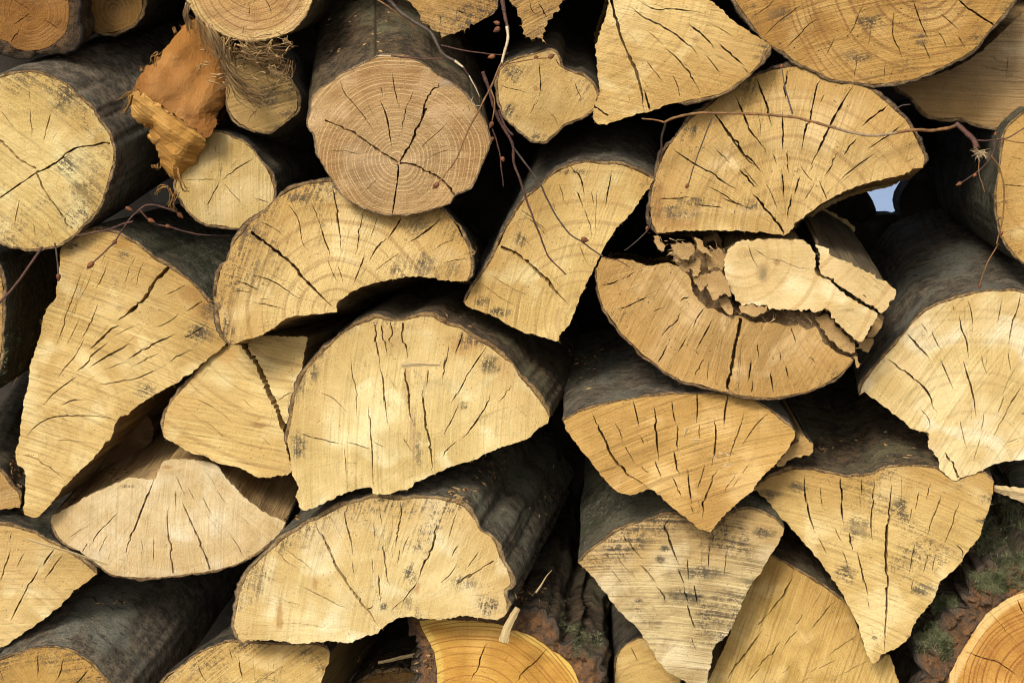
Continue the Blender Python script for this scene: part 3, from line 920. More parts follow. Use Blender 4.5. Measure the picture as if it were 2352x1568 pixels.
log('round_log', 11, 'small knobby pale log end with a bulge on its right, top centre', GR,
    [('b', 'A2 0,445 50,400 120,370 200,350 260,330 310,310 345,335 365,370 390,425 450,455 520,480 570,520 600,570 608,610 580,680 520,730 460,755 400,780 360,820 310,860 290,885 240,890 200,878 150,840 80,780 20,710 -8,600 -15,520')],
    (1350, -250), 0.01, L=0.5, pith='A2 250,615', auto=12, th=0.003, gap=0.0006,
    cracks=['8 A2 245,375 248,450 258,530 250,610', '6 A2 245,625 210,670 185,715', '5 A2 0,535 80,560 170,585', '6 A2 345,360 375,410 410,445', '5 A2 470,510 490,570 510,610 500,650', '4 A2 300,700 340,740 370,800', '4 A2 100,420 150,470'],
    fk=dict(spots=[('A2 80,450',90,60), ('A2 60,700',70,70), ('A2 230,850',60,40), ('A2 225,560',18,18,(0.35,0.16,0.04))], pal=((0.66, 0.47, 0.22), (0.55, 0.37, 0.15)), rings=0.1, saw=0.25, ang=60, mould=0.25, ochre=0.4, radial=0.2, speck=0.8), bark=dark)
log('half_log', 9, 'half round log fanned with cracks, tucked under the big brown round', GF,
    [('b', 'B0 1450,825 1400,760 1380,680 1370,600 1355,520 1390,350 1430,290 1460,210 1520,130 1580,60 1650,10 A1 150,1265 230,1210 320,1170 420,1150 520,1145 700,1160 850,1180 1000,1215 1110,1255 1190,1310 1250,1360 1300,1430 1340,1500 B1 1365,215 1385,300 1382,370 1362,425'),
     ('s', 'B1 1355,430 1200,425 1150,410 1010,400 880,420 750,450 640,500 550,560 545,600 540,622 430,635 330,645 240,660 180,700 90,760 20,785 -40,800 -75,815')],
    (1350, 750), 0.02, L=0.5, pith='B1 560,620', auto=24, th=0.0045, gap=0.0013, fuzz=2,
    cracks=['20< B1 10,115 100,190 220,290 320,390 420,490 535,605', '11 B1 440,90 470,180 510,270', '12 A1 515,1150 530,1240 545,1300 560,1420 B1 580,250', '10 B1 710,-20 690,90 665,270', '10 B1 715,250 695,340 650,450', '13 B1 950,30 900,100 860,160', '12 B1 860,160 800,220 750,310',
            '12 B1 1200,35 1140,90 1050,155 990,190', '8 B1 0,390 100,415 180,450 260,510 340,550', '7 B1 20,570 120,580 220,605', '8 B1 -95,430 0,460 60,485', '6 A1 230,1270 300,1370 B1 330,190 380,250', '6 A1 380,1270 440,1400 B1 440,110', '5 B1 1280,170 1200,200 1150,240', '5 B1 1370,290 1290,300 1200,320', '6 B1 550,330 575,400 585,440', '5 B1 800,30 780,90 755,160', '5 B1 60,60 130,90 220,150', '5 B1 -110,500 -60,495 20,500', '6 B1 480,290 520,390 550,440', '5 B1 780,370 880,290 960,240'],
    fk=dict(spots=[('B1 1050,330',140,80), ('B1 1040,90',100,70), ('A0 1600,1480',110,60), ('A1 300,1260',110,40), ('B1 1250,370',90,60)], pal=((0.66, 0.47, 0.22), (0.55, 0.37, 0.15)), rings=0.35, rfreq=110, saw=0.35, ang=75, mould=0.55, ochre=0.55, radial=0.45), bark=dark)
log('round_log', 8, 'big brownish-pink round log with fine rings, sitting in the upper centre', GR,
    [('b', 'A1 800,362 880,347 960,350 1040,380 1110,420 1180,480 1260,520 1330,580 1400,660 1470,760 1500,870 1490,950 1450,1030 1420,1110 1370,1180 1290,1220 1250,1270 1180,1300 1090,1325 980,1345 860,1345 760,1320 650,1270 580,1220 530,1140 480,1070 430,980 415,890 408,840 370,810 365,760 385,690 385,640 420,580 480,540 560,480 640,440 720,400')],
    (870, -1300), 0.035, L=0.6, pith='A1 935,1015', auto=26, th=0.0022, gap=0.0, jag=0.0015, tilt=(0.02, 0.02), fuzz=3,
    cracks=['19= A1 940,1015 985,940 1025,860 1060,780 1110,680', '13> A1 1070,740 1100,640 1140,580 1190,540', '17= A1 930,1020 870,985 800,940 740,890 660,835 600,810 530,775 470,755', '20= A1 940,1025 1020,1040 1100,1070 1170,1110 1230,1160 1290,1225',
            '12= A1 925,1030 922,1100 915,1190 900,1290 890,1340', '11 A1 815,630 850,710 870,800 890,930', '8 A1 890,450 905,540 925,640 940,690', '7 A1 555,490 600,590 680,690 740,770 800,860', '7 A1 1035,560 990,660 960,760 950,850',
            '7 A1 1240,770 1180,830 1110,890 1060,950', '6 A1 490,950 580,945 660,965 750,965', '6 A1 1280,925 1190,955 1090,1000', '5 A1 820,540 830,610', '5 A1 800,1120 760,1160 710,1200', '5 A1 1370,660 1380,700'],
    fk=dict(spots=[('A1 1250,540',90,40,(0.42,0.31,0.20))], pal=((0.50, 0.315, 0.155), (0.40, 0.225, 0.10)), rings=0.6, rfreq=400, saw=0.25, ang=5, mould=0.12, ochre=0.1, heart=((0.46, 0.285, 0.125), 0.05, 0.085), radial=0.2, speck=0.4, ringcol=(0.66, 0.46, 0.22)),
    bark=brownb, rim=rimmat(8, (0.38, 0.27, 0.15), (0.20, 0.13, 0.07)))
log('half_log', 10, 'pale quarter log under arching dark bark with twigs drooping across it', GF,
    [('b', 'A2 970,1130 890,1090 820,1060 740,1035 640,1035 540,1020 470,1038 400,1062 330,1100 270,1155 240,1190 180,1230 130,1290 80,1370 40,1440 0,1520 B1 1545,240 1520,290 1470,370 1420,440 1380,500 1350,560'),
     ('s', 'B1 1355,582 1420,610 1540,655 1630,710 1720,750 1800,770 B2 310,795 362,808 380,760 440,690 470,610 500,540 540,450 600,330 660,210 730,100 830,0 A2 870,1270 900,1220 940,1170')],
    (1600, -500), -0.01, L=0.5, pith='B2 560,700', auto=16, th=0.004, gap=0.0015, fuzz=3, tilt=(0.0, 0.06),
    cracks=['25< B2 5,215 100,260 200,330 290,420 360,500 440,580', '12 A2 445,1040 490,1100 510,1150 525,1230', '10 A2 480,1200 520,1310', '10 A2 700,1070 685,1150 660,1300', '8 A2 130,1320 200,1370 300,1460', '7 B2 150,20 230,80 300,150', '7 A2 530,1310 560,1400 575,1480', '5 A2 570,1200 590,1300', '5 A2 370,1150 400,1250 430,1300',
            '5 B1 1430,430 1550,520 1680,590', '5 B1 1480,370 1600,450 1800,550', '4 B2 90,130 200,200', '5 B2 500,200 540,300 570,340'],
    fk=dict(spots=[('B1 1450,560',90,40), ('B1 1560,620',90,40), ('A2 450,1080',120,25), ('B2 130,170',40,50)], pal=((0.70, 0.50, 0.23), (0.59, 0.39, 0.15)), rings=0.25, rfreq=110, saw=0.45, ang=80, mould=0.25, ochre=0.5, radial=0.2), bark=grey)
log('half_log', 15, 'wide half round fan, split by many radial cracks, with a twig lying across', GF,
    [('b', 'A2 985,1462 955,1400 945,1300 955,1200 985,1080 1030,970 1080,890 1150,800 1220,730 1310,670 1400,590 1500,520 1600,480 1700,445 1800,428 A3 477,415 560,460 700,510 800,530 880,545 950,590 1010,640 1070,690 1130,750 1170,800 1200,860 1230,930 1260,990 1245,1050'),
     ('s', 'A3 1180,1055 1160,1080 1050,1115 900,1150 780,1190 700,1230 620,1270 560,1320 500,1360 440,1410 410,1460 380,1475'),
     ('s', 'A3 370,1475 250,1460 100,1452 A2 1400,1447 1300,1445 1100,1450 1010,1460')],
    (1840, 640), 0.02, L=0.26, pith='A3 395,1445', auto=30, th=0.0045, gap=0.0013, fuzz=1.5, tilt=(0, 0.03),
    cracks=['15 A3 810,540 760,620 700,720 660,800 600,930 530,1090', '14 A3 605,480 575,600 545,730 510,830 490,960', '15 A3 210,490 240,580 270,680 305,800', '12 A3 400,440 380,560 385,640', '13 A3 365,700 370,860 370,950',
            '13 A3 70,590 110,690 150,790 200,860 260,950', '16 A2 1310,680 1380,770 1430,840 1500,910 1550,990 1620,1060', '15 A3 -30,750 50,880 110,960 180,1020 240,1090', '13 A3 1030,660 940,730 870,800', '10 A3 1120,780 1000,870 900,940',
            '10 A3 830,870 780,930 740,980', '12 A2 1085,935 1180,1000 1270,1050 1380,1120 1500,1200', '14 A2 1500,1060 1560,1130 1620,1180', '17> A3 180,1215 230,1280 300,1350 380,1470', '9 A2 990,1245 1100,1245 1200,1240', '9 A2 1240,1285 1330,1295 1400,1300',
            '10 A3 360,1060 370,1140 378,1240', '11 A3 480,1100 450,1180 440,1220', '11 A3 425,1220 410,1300 400,1370', '9 A3 400,940 400,1010 410,1090', '9 A3 710,960 670,1040 620,1110', '9 A3 940,970 850,1030 720,1130', '8 A3 590,1130 620,1190 650,1260', '8 A3 310,970 330,1030', '7 A3 260,1150 300,1230 340,1330', '7 A2 1300,1170 1400,1220 1500,1280 1600,1330',
            '7 A3 480,1040 520,1100 560,1140', '7 A3 -10,1240 50,1265 110,1285', '6 A3 630,590 600,650', '6 A3 500,1260 540,1200 570,1150', '6 A2 1340,920 1400,980 1450,1030', '7 A3 120,1050 170,1120 220,1170'],
    fk=dict(spots=[('A2 1110,1340',150,60), ('A2 1220,1270',110,40), ('A2 1230,840',60,50), ('A3 160,1290',90,40), ('A3 140,560',80,60), ('A2 1010,1300',50,150,(0.30,0.15,0.045)), ('A2 1120,1400',120,40,(0.33,0.17,0.05))], pal=((0.62, 0.43, 0.20), (0.50, 0.32, 0.12)), rings=0.3, rfreq=120, saw=0.5, ang=78, bow=0.3, mould=0.35, ochre=0.45, radial=0.5, speck=0.7), bark=dark,
    rim=rimmat(15, (0.26, 0.16, 0.075), (0.09, 0.055, 0.03)))

# ------------------------------------------------------------------ right side and centre
log('round_log', 32, 'round log with wet mossy bark on the right edge under a broken twig', GR,
    [('b', 'A3 1790,790 1765,840 1750,920 1740,1000 1725,1100 1710,1200 1718,1350 1745,1480 1800,1560 B3 1830,265 1890,320 1990,360 2150,350 2350,250 A3 2600,1400 2620,1050 2400,720 2050,680 1900,700')],
    (1600, 150), 0.0, L=0.75, pith='A3 2150,1150', auto=10, th=0.003,
    cracks=['7 A3 1740,1160 1800,1160 1900,1165', '4 A3 1800,980 1880,1000'], fk=dict(pal=((0.66, 0.46, 0.20), (0.55, 0.34, 0.12)), saw=0.3, mould=0.3, ochre=0.6, radial=0.3), bark=mossy)
log('half_log', 31, 'large pale half round on the right edge with crooked black cracks', GF,
    [('b', 'B3 850,1140 880,1070 950,970 1050,860 1130,760 1200,680 1300,600 1400,560 1520,525 1620,500 1740,495 1880,505 2050,560 2250,700 2400,900 2450,1200'),
     ('s', 'B3 2400,1400 2200,1500 1900,1545 C3 1750,180 1600,240 1480,285 1455,300 1390,260 1350,220 1345,170 1310,120 1280,80 B3 1280,1380 1190,1360 1100,1290 970,1190 880,1130')],
    (1750, -250), 0.0, L=0.55, pith='C3 1560,230', auto=28, th=0.0035, gap=0.0006, fuzz=1.5,
    cracks=['16 B3 1150,760 1200,820 1250,880 1300,930', '16 B3 1015,910 1100,970 1200,1050 1260,1110 1300,1180 1340,1260', '12 B3 1480,650 1490,730 1520,800 1540,920', '14 B3 1505,930 1530,1020 1555,1100 1565,1200 1575,1280', '14 B3 1860,510 1840,600 1810,690 1785,830',
            '11 B3 1870,1080 1800,1200 1740,1310 1680,1420', '8 B3 1300,740 1330,800 1360,860', '8 B3 1355,910 1380,980 1410,1050 1440,1120', '7 B3 1530,550 1550,620 1560,740', '8 B3 1740,540 1730,640 1715,700', '7 B3 1760,1150 1740,1210 1715,1270',
            '8 B3 1630,1250 1625,1320 1610,1370', '6 B3 1615,890 1625,950 1650,1010', '7 B3 1235,1230 1270,1280 1300,1340', '18> C3 1385,120 1420,170 1450,230 1470,285', '6 B3 1480,1290 1500,1390 1520,1480', '5 B3 1230,690 1260,730 1280,760', '5 B3 1800,1000 1780,870 1810,860', '5 B3 1760,1450 1830,1420 1880,1405', '5 B3 1620,1390 1590,1480 1560,1560', '5 B3 1430,570 1450,620'],
    fk=dict(spots=[('B3 1860,1250',12,12,(0.2,0.1,0.05)), ('C3 1325,45',16,14,(0.36,0.18,0.07)), ('C3 1320,60',60,60,(0.6,0.42,0.19))], pal=((0.76, 0.59, 0.34), (0.64, 0.45, 0.20)), rings=0.15, rfreq=110, saw=0.5, ang=62, mould=0.12, ochre=0.15, radial=0.3, speck=0.4), bark=grey)
log('wedge_log', 27, 'grey mould-streaked wedge whose top is pressed by the orange-tan wedge tip', GF,
    [('b', 'C2 495,815 560,750 650,680 750,610 850,570 950,540 1060,512 1150,530 1240,600 1310,628 1370,590 1430,520 1550,480 1640,500 1720,540 1780,600'),
     ('s', 'C2 1770,640 1730,720 1690,780 1640,870 1570,960 1530,1050 1480,1160 1440,1240 1400,1290 1340,1340 1330,1420 1310,1500 1290,1570 1200,1620 1170,1560 1060,1500 1000,1440 960,1370 900,1280 850,1210 780,1150 720,1080 640,980 580,900 520,840')],
    (1450, -500), 0.0, L=0.5, pith='C2 1250,1560', auto=20, th=0.0035, gap=0.0004,
    cracks=['16 C2 1065,525 1030,580 1060,660 1085,730 1110,790 1135,830', '12 C2 770,640 820,700 860,750 895,795', '13 C2 885,830 930,880 985,945', '13 C2 980,960 1010,1000 1045,1055', '13 C2 1115,845 1140,900 1160,950', '13 C2 1145,960 1165,1010 1180,1055', '13 C2 1170,1065 1195,1140 1230,1235',
            '11 C2 1220,950 1230,1010 1245,1080', '9 C2 1175,790 1180,860 1190,930', '9 C2 1315,700 1310,780 1308,860', '8 C2 1425,720 1415,800 1410,900', '8 C2 1405,530 1400,590', '8 C2 1337,630 1335,690', '6 C2 730,760 770,820 830,890', '5 C2 650,740 700,800', '5 C2 1200,1280 1220,1330 1240,1370', '5 C2 680,830 730,890 780,960'],
    fk=dict(spots=[('C2 1025,690',36,30), ('C2 1000,770',34,30), ('C2 1500,630',70,45), ('C2 1660,580',110,45), ('C2 900,650',60,60), ('C2 860,1040',30,25), ('C2 1150,1000',200,60), ('C2 1250,850',250,50)], pal=((0.58, 0.45, 0.25), (0.45, 0.33, 0.17)), rings=0.15, rfreq=90, saw=0.8, ang=-6, mould=0.95, ochre=0.45, radial=0.1), bark=mossy)
log('wedge_log', 30, 'yellow-tan wedge with slanting cracks wedged behind two others, bottom right', GF,
    [('b', 'C3 285,765 400,830 500,890 600,950 720,1035 790,1090'),
     ('s', 'C3 850,1250 900,1390 960,1440 1030,1390 1060,1450 1080,1520 1100,1620 1000,1800 300,1830 -150,1800 -100,1560 0,1350 80,1150 180,930 250,810')],
    (1500, -300), -0.05, L=0.5, pith='C3 -150,1800', auto=22, th=0.004,
    cracks=['17 C3 10,1560 90,1440 160,1340 245,1220', '13 C3 270,1150 340,1050 400,970 445,890', '12 C3 210,1210 240,1170 265,1130', '14 C3 210,1470 280,1400 360,1300', '13 C3 380,1330 420,1280 465,1230', '12 C3 540,1240 610,1150 700,1050', '12 C3 450,1200 470,1170 500,1130',
            '11 C3 650,1405 740,1330 850,1255', '9 C3 150,1560 190,1510 225,1470', '8 C3 720,1520 820,1470 910,1420', '9 C3 590,1480 640,1450 700,1420', '7 C3 540,1500 570,1480 590,1465', '6 C3 350,1510 390,1490 420,1450', '6 C3 460,1570 500,1550 555,1525', '5 C3 550,1100 580,1050 610,1000'],
    fk=dict(bow=0.0, spots=[], pal=((0.60, 0.40, 0.15), (0.48, 0.30, 0.09)), rings=0.1, saw=0.75, ang=72, mould=0.3, ochre=0.35, radial=0.1), bark=brownb)
log('wedge_log', 29, 'broad triangular log, mould-flecked, with a wavy bark top, lower right', GF,
    [('b', 'C3 192,350 270,290 350,260 440,235 540,232 640,255 740,272 860,277 950,250 1040,217 1150,210 1250,215 1350,240 1450,300 1550,262 1630,255 1690,310'),
     ('s', 'C3 1690,360 1670,440 1640,540 1600,650 1530,740 1480,820 1420,880 1350,940 1320,1030 1260,1110 1200,1180 1160,1280 1080,1350 1000,1380 940,1445 900,1390 870,1300 830,1180 770,1060 720,970 650,870 600,800 540,730 460,640 400,570 330,510 290,440 230,390')],
    (1620, -350), 0.0, L=0.55, pith='C3 990,1420', auto=26, th=0.004, gap=0.0006, fuzz=2,
    cracks=['14 C3 502,265 510,360 520,440 535,530 575,640', '15 C3 727,265 735,370 742,480 755,590', '20 C3 1058,290 1045,420 1030,560 1025,700 1022,820 1025,960 1025,1100 1015,1240 1010,1380', '13 C3 785,620 795,680 805,740', '12 C3 835,740 850,810 875,910 905,1030',
            '11 C3 945,300 935,430 925,560 930,700', '8 C3 865,285 867,350 865,400', '10 C3 1375,370 1340,460 1310,540 1270,660', '9 C3 1480,430 1440,540 1400,640 1370,720', '9 C3 1300,310 1280,370 1265,420', '8 C3 1225,370 1205,440 1200,480', '8 C3 1180,470 1170,530 1160,570',
            '8 C3 1200,680 1180,790 1155,910', '7 C3 1280,760 1265,830 1250,890', '7 C3 1330,750 1310,820 1305,880', '6 C3 1190,910 1180,950 1170,1000', '8 C3 1450,695 1490,730 1500,760 1490,790', '6 C3 740,730 760,780 785,860', '6 C3 690,590 710,640 740,690', '6 C3 590,650 620,710 650,770', '5 C3 900,1030 915,1100', '5 C3 605,340 610,420 625,480', '5 C3 1300,660 1290,720'],
    fk=dict(spots=[('C3 750,860',70,90), ('C3 1090,410',60,90), ('C3 260,350',90,50), ('C3 1640,350',90,45), ('C3 440,310',70,50), ('C3 820,560',90,90), ('C3 1240,940',90,50), ('C3 1200,1260',60,30), ('C3 940,1280',22,15), ('C3 1600,490',50,30)], pal=((0.66, 0.47, 0.21), (0.56, 0.37, 0.14)), rings=0.1, saw=0.55, ang=-24, mould=0.62, ochre=0.5, radial=0.15), bark=brownb)
log('wedge_log', 28, 'orange-tan wedge with a white-edged downward tip at the right of centre', GF,
    [('b', 'B2 400,1305 480,1262 590,1222 720,1192 850,1167 1000,1150 1150,1142 1300,1138 1430,1145 1560,1165 1650,1215 1750,1290 1850,1375'),
     ('s', 'B3 450,1400 C3 400,100 C2 1730,190 1640,280 1590,350 1500,430 1400,520 1340,600 1310,620 1240,590 1150,520 1060,450 1000,390 940,355 810,390 720,350 620,250 560,170 490,80 430,0 B2 410,1350')],
    (1280, 0), 0.03, L=0.45, pith='C2 1150,-60', auto=18, th=0.003, gap=0.0006, fuzz=2,
    cracks=['17 B2 575,1250 620,1350 670,1450 C2 690,120 750,205 830,280 935,350', '16 B2 965,1205 975,1300 982,1420 C2 985,90 1000,185', '15 B2 1435,1135 1415,1240 1405,1350', '12 B2 1237,1110 1240,1220 1235,1320', '13 B2 1345,1290 1348,1400 C2 1345,60 1330,220', '12 B2 1113,1330 1115,1460 C2 1115,120',
            '13 C2 1090,110 1105,190 1125,260', '13 C2 1178,225 1185,320 1203,445', '14 C2 1365,230 1320,320 1280,420 1275,545', '10 C2 1285,200 1260,290 1235,350', '10 B2 835,1180 855,1260 875,1350', '9 B2 1075,1180 1085,1260 1100,1330', '9 B2 1530,1250 1500,1370 1450,1500 C2 1440,190', '10 B2 1680,1260 1600,1340 1510,1470',
            '8 C2 970,170 990,220 1020,290', '8 C2 1080,270 1110,340 1140,410', '8 C2 1195,455 1220,500', '8 C2 1480,260 1440,320 1400,370', '7 C2 1560,200 1520,260', '7 C2 890,200 910,240 940,260', '6 B2 715,1310 750,1370 770,1440', '7 C2 620,250 680,230 745,205', '6 B2 1250,1330 1255,1430', '6 C2 780,70 820,140 850,200', '7 C2 1500,280 1460,340', '6 C2 880,20 910,80'],
    fk=dict(pal=((0.58, 0.36, 0.13), (0.47, 0.27, 0.085)), rings=0.1, saw=0.7, ang=18, mould=0.08, ochre=0.25, radial=0.2, speck=0.4), bark=grey)
r28 = bpy.data.objects[[o.name for o in bpy.data.objects if o.get('label', '').startswith('orange-tan wedge')][0]]
piece(r28, 281, [('s', 'C3 325,212 345,170 400,110 470,50 480,10 540,55'), ('b', 'C3 553,70 556,120'), ('s', 'C3 530,140 450,150 400,185')], (1280, 0), 0.005,
      endgrain(281, mould=0.05), L=0.25, auto=2, th=0.002, jag=0.0015, fuzz=3)
log('half_log', 19, 'large half round in the centre with a vertical rotten seam and black edge stains', GF,
    [('b', 'C1 230,50 B1 240,1400 255,1330 285,1150 310,1080 350,1000 420,920 500,840 570,770 650,720 740,685 800,662 870,680 950,680 1030,662 1130,655 1200,690 1330,738 1400,790 1480,830 1560,890 1640,950 1700,1040 1770,1120 1850,1230 1878,1285'),
     ('s', 'B1 1870,1320 1800,1360 C1 1750,30 1640,70 1520,110 1400,170 1270,210 1150,260 1080,295 1040,310 1000,350 940,360 850,385 775,380 770,345 700,345 620,370 520,410 420,460 328,480 300,430 290,380 300,330 260,240 255,150 240,80')],
    (1750, 150), 0.015, L=0.5, pith='C1 1130,60', auto=18, th=0.0055, gap=0.0004, fuzz=2,
    cracks=['16 B1 1085,1080 1080,1180 1100,1300 1110,1390 1130,1470 C1 1132,150 1145,262', '11 B1 820,690 835,770 860,900', '13< B1 780,700 800,760 790,800 805,860 815,960', '12 B1 815,960 835,1050 840,1140 850,1230 862,1330',
            '14< B1 960,690 960,780 975,850 985,920', '15 B1 970,960 980,1060 995,1150 1005,1260 1020,1330', '11< B1 880,690 895,760 870,800 900,830', '11 B1 1335,740 1320,800 1285,890', '9 B1 1485,840 1430,920 1390,980 1355,1030', '10 B1 1375,990 1340,1060 1290,1150 1260,1200',
            '8 B1 1250,830 1240,900 1225,960', '10 B1 1225,900 1220,980 1205,1055', '9 B1 1115,980 1110,1040 1103,1100', '11 B1 1510,1130 1480,1220 1430,1300 1370,1380 1310,1430', '9 B1 1310,1200 1270,1290 1215,1400', '7 B1 1300,1430 1240,1480 1200,1540', '7 B1 1640,1080 1600,1140 1555,1190',
            '10 C1 310,0 380,30 460,45 590,68', '9 C1 600,55 660,70 760,105', '10 B1 745,1200 750,1290 755,1380 765,1480 C1 770,200 775,340', '5 C1 595,70 600,170 610,300', '6 B1 630,900 640,1020 665,1110 675,1320', '6 B1 430,1120 520,1160 570,1210 620,1260', '6 C1 770,50 800,70 850,90', '6 B1 960,1410 1000,1480 1030,1510', '5 B1 1750,1100 1690,1010', '4 C1 600,185 690,190'],
    fk=dict(spots=[('B1 900,790',95,120,(0.47,0.31,0.12)), ('B1 985,1080',26,200,(0.45,0.29,0.12)), ('B1 1020,1380',26,160,(0.47,0.31,0.14)), ('B1 1340,830',120,80,(0.45,0.25,0.08)), ('B1 1620,960',90,90,(0.46,0.28,0.1)), ('B1 310,1450',50,110), ('B1 385,1000',55,75), ('B1 450,890',45,40), ('B1 330,1100',45,60), ('B1 1400,800',150,60), ('B1 1500,950',80,70), ('B1 1340,1210',30,40), ('C1 1060,120',40,120), ('C1 310,40',60,60)], pal=((0.71, 0.54, 0.28), (0.60, 0.43, 0.19)), rings=0.05, saw=0.45, ang=88, mould=0.42, ochre=0.3, radial=0.2, speck=0.5), bark=brownb,
    rim=rimmat(19, (0.40, 0.25, 0.10), (0.17, 0.10, 0.04)))

# the rotten log: several loose pieces of one thing
rot = thing('rotten_log', at(1650, 905, 0.05), 'rotten log broken into crescent and slabs with crumbling brown shards between', 'log')
rim16 = rimmat(16, (0.32, 0.19, 0.08), (0.12, 0.07, 0.03))
piece(rot, 161, [('b', 'B2 603,350 612,450 630,540 660,610 710,680 760,750 830,820 900,890 980,950 1060,1010 1150,1055 1230,1072 1300,1092 1420,1125 1560,1150 1700,1160 B3 420,1140 560,1108 640,1068 720,1015 785,955 808,925'),
                 ('s', 'B3 795,910 720,885 670,850 630,820 600,760 570,720 520,735 470,705 400,712 320,690 240,690 150,680 B2 1510,650 1430,650 1350,610 1290,590 1230,530 1200,470 1200,410 1150,370 1080,320 1000,320 940,340 830,300 750,290 640,285')],
      (1500, 500), 0.03, endgrain(161, pal=((0.52, 0.335, 0.13), (0.40, 0.235, 0.075)), rings=0.15, saw=0.5, ang=55, mould=0.35, ochre=0.45, radial=0.5, speck=0.9), L=0.35, pith='B3 100,200', auto=30, th=0.003, gap=0.0012,
      cracks=['24= B2 1505,660 1500,740 1475,840 1460,940 1440,1030 1425,1110', '9 B2 640,455 700,445 750,425', '10 B2 740,605 800,590 870,555 950,520', '11 B2 1010,775 1060,720 1110,670 1140,625', '12 B2 1130,560 1190,520', '11 B2 1230,860 1280,770 1340,660', '11 B2 985,940 1030,870 1050,830',
              '10 B2 1225,1020 1255,960 1280,910', '11 B3 155,1055 160,990 165,920', '10 B3 175,1130 180,1090 182,1050', '10 B3 290,1000 300,1060 310,1130', '9 B3 385,960 395,1000 405,1040', '9 B3 210,820 215,870 225,910', '8 B3 420,720 440,770 455,820', '8 B2 1110,890 1150,820 1170,770', '8 B2 1210,730 1240,650 1290,590',
              '7 B2 750,420 800,400 850,370', '7 B2 960,620 1020,595', '6 B3 350,870 355,940', '5 B3 240,700 240,760', '5 B3 540,900 580,950', '6 B2 1310,930 1300,1000 1295,1060'], bark=dark, rim=rim16, fuzz=3)
f16 = endgrain(16, pith='B3 130,260', spots=[('B3 238,375',42,62,(0.36,0.24,0.10)), ('B3 242,385',24,44,(0.24,0.18,0.09)), ('B3 322,312',27,20,(0.30,0.15,0.05)), ('B3 165,258',62,28,(0.45,0.30,0.12)), ('B3 760,590',40,18)], pal=((0.72, 0.52, 0.25), (0.62, 0.43, 0.18)), rings=0.4, rfreq=80, saw=0.15, mould=0.0, ochre=0.1, radial=0.2, speck=0.15, ringcol=(0.50, 0.30, 0.11))
s16 = splitmat(16, (0.42, 0.28, 0.12), (0.27, 0.17, 0.07), 0.5)
piece(rot, 162, [('s', 'B3 5,360 2,290 20,250 60,200 120,178 250,170 380,170 480,177 538,203 560,240 578,290 568,360 600,400 680,440 740,500 850,570 958,632 950,670 900,750 860,812 800,780 740,720 690,670 640,602 562,632 540,610 450,612 350,602 280,602 265,580 230,582 160,568 110,580 60,520 20,450')],
      (1500, 50), 0.045, f16, L=0.3, pith='B3 130,260', auto=8, split=s16, fuzz=3, jag=0.0014,
      cracks=['5 B3 150,200 180,280 215,350', '5 B3 200,235 270,280', '4 B3 330,280 420,330 560,365'])
piece(rot, 163, [('s', 'B3 565,200 600,208 645,225 700,285 850,345 950,402 1075,478 1060,540 1000,622 930,590 850,540 740,470 680,420 605,375 597,320 605,280 590,230')],
      (1400, -350), 0.04, f16, L=0.35, pith='B3 300,0', auto=4, split=splitmat(163, (0.24, 0.18, 0.10), (0.14, 0.10, 0.055), 0.6), fuzz=3, jag=0.0014, cracks=['8 B3 870,510 895,535'])
frg = endgrain(164, pal=((0.52, 0.34, 0.14), (0.40, 0.24, 0.09)), saw=0.3, mould=0.2, radial=0.3)
for k, (s, ff) in enumerate([
        ('B3 572,655 645,640 700,695 750,760 818,830 815,888 740,860 670,800 610,720', 0.035),
        ('B3 970,645 1003,652 980,730 940,778 900,780 930,715', 0.02),
        ('B3 825,795 930,790 932,830 890,872 850,845', 0.01),
        ('B2 1300,385 1380,370 1420,420 1450,500 1440,525 1390,512 1340,548 1310,490', 0.045),
        ('B2 1215,410 1290,385 1305,440 1272,480 1222,450', 0.02),
        ('B2 1070,200 1200,195 1228,240 1195,270 1160,292 1105,270', 0.035),
        ('B2 965,150 990,140 1030,230 1010,245 985,230', 0.025),
        ('B2 1215,150 1250,170 1310,240 1340,275 1300,265 1240,215', 0.02),
        ('B2 1190,330 1250,290 1260,370 1210,405', 0.022),
        ('B2 1110,340 1170,320 1190,370 1140,365', 0.015),
        ('B3 100,590 160,575 235,592 270,585 262,625 180,650 110,625', 0.04),
        ('B2 1370,540 1420,530 1470,610 1430,640 1380,590', 0.03),
        ('B2 1290,250 1400,240 1405,350 1310,360', 0.0),
        ('B3 810,905 835,903 850,950 835,978 822,940', 0.035)]):
    piece(rot, 170 + k, [('s', s)], (1450, -300) if k not in (5, 6, 7) else (1470, 500), ff, frg, L=0.09 if k > 2 else 0.2, auto=1, split=splitmat(170 + k, (0.36, 0.22, 0.09), (0.20, 0.12, 0.05), 0.3), fuzz=4, jag=0.0016, tilt=(random.Random(k).uniform(-.3, .3), random.Random(k + 9).uniform(-.1, .4)))
piece(rot, 190, [('s', 'B2 1060,250 1250,230 1420,250 1440,500 1500,600 B3 300,610 560,625 640,640 780,760 B3 840,880 800,925 600,850 400,760 100,720 B2 1400,700 1230,560 1180,470 1120,350')], (1450, 100), 0.0,
      endgrain(190, pal=((0.30, 0.185, 0.08), (0.17, 0.10, 0.045)), rings=0.0, saw=0.5, ang=60, mould=0.8, ochre=0.0, radial=0.6), L=0.2, auto=20, relief=0.014, jag=0.002, fuzz=6, grid=0.004,
      split=splitmat(190, (0.26, 0.16, 0.07), (0.14, 0.085, 0.04), 0.3))
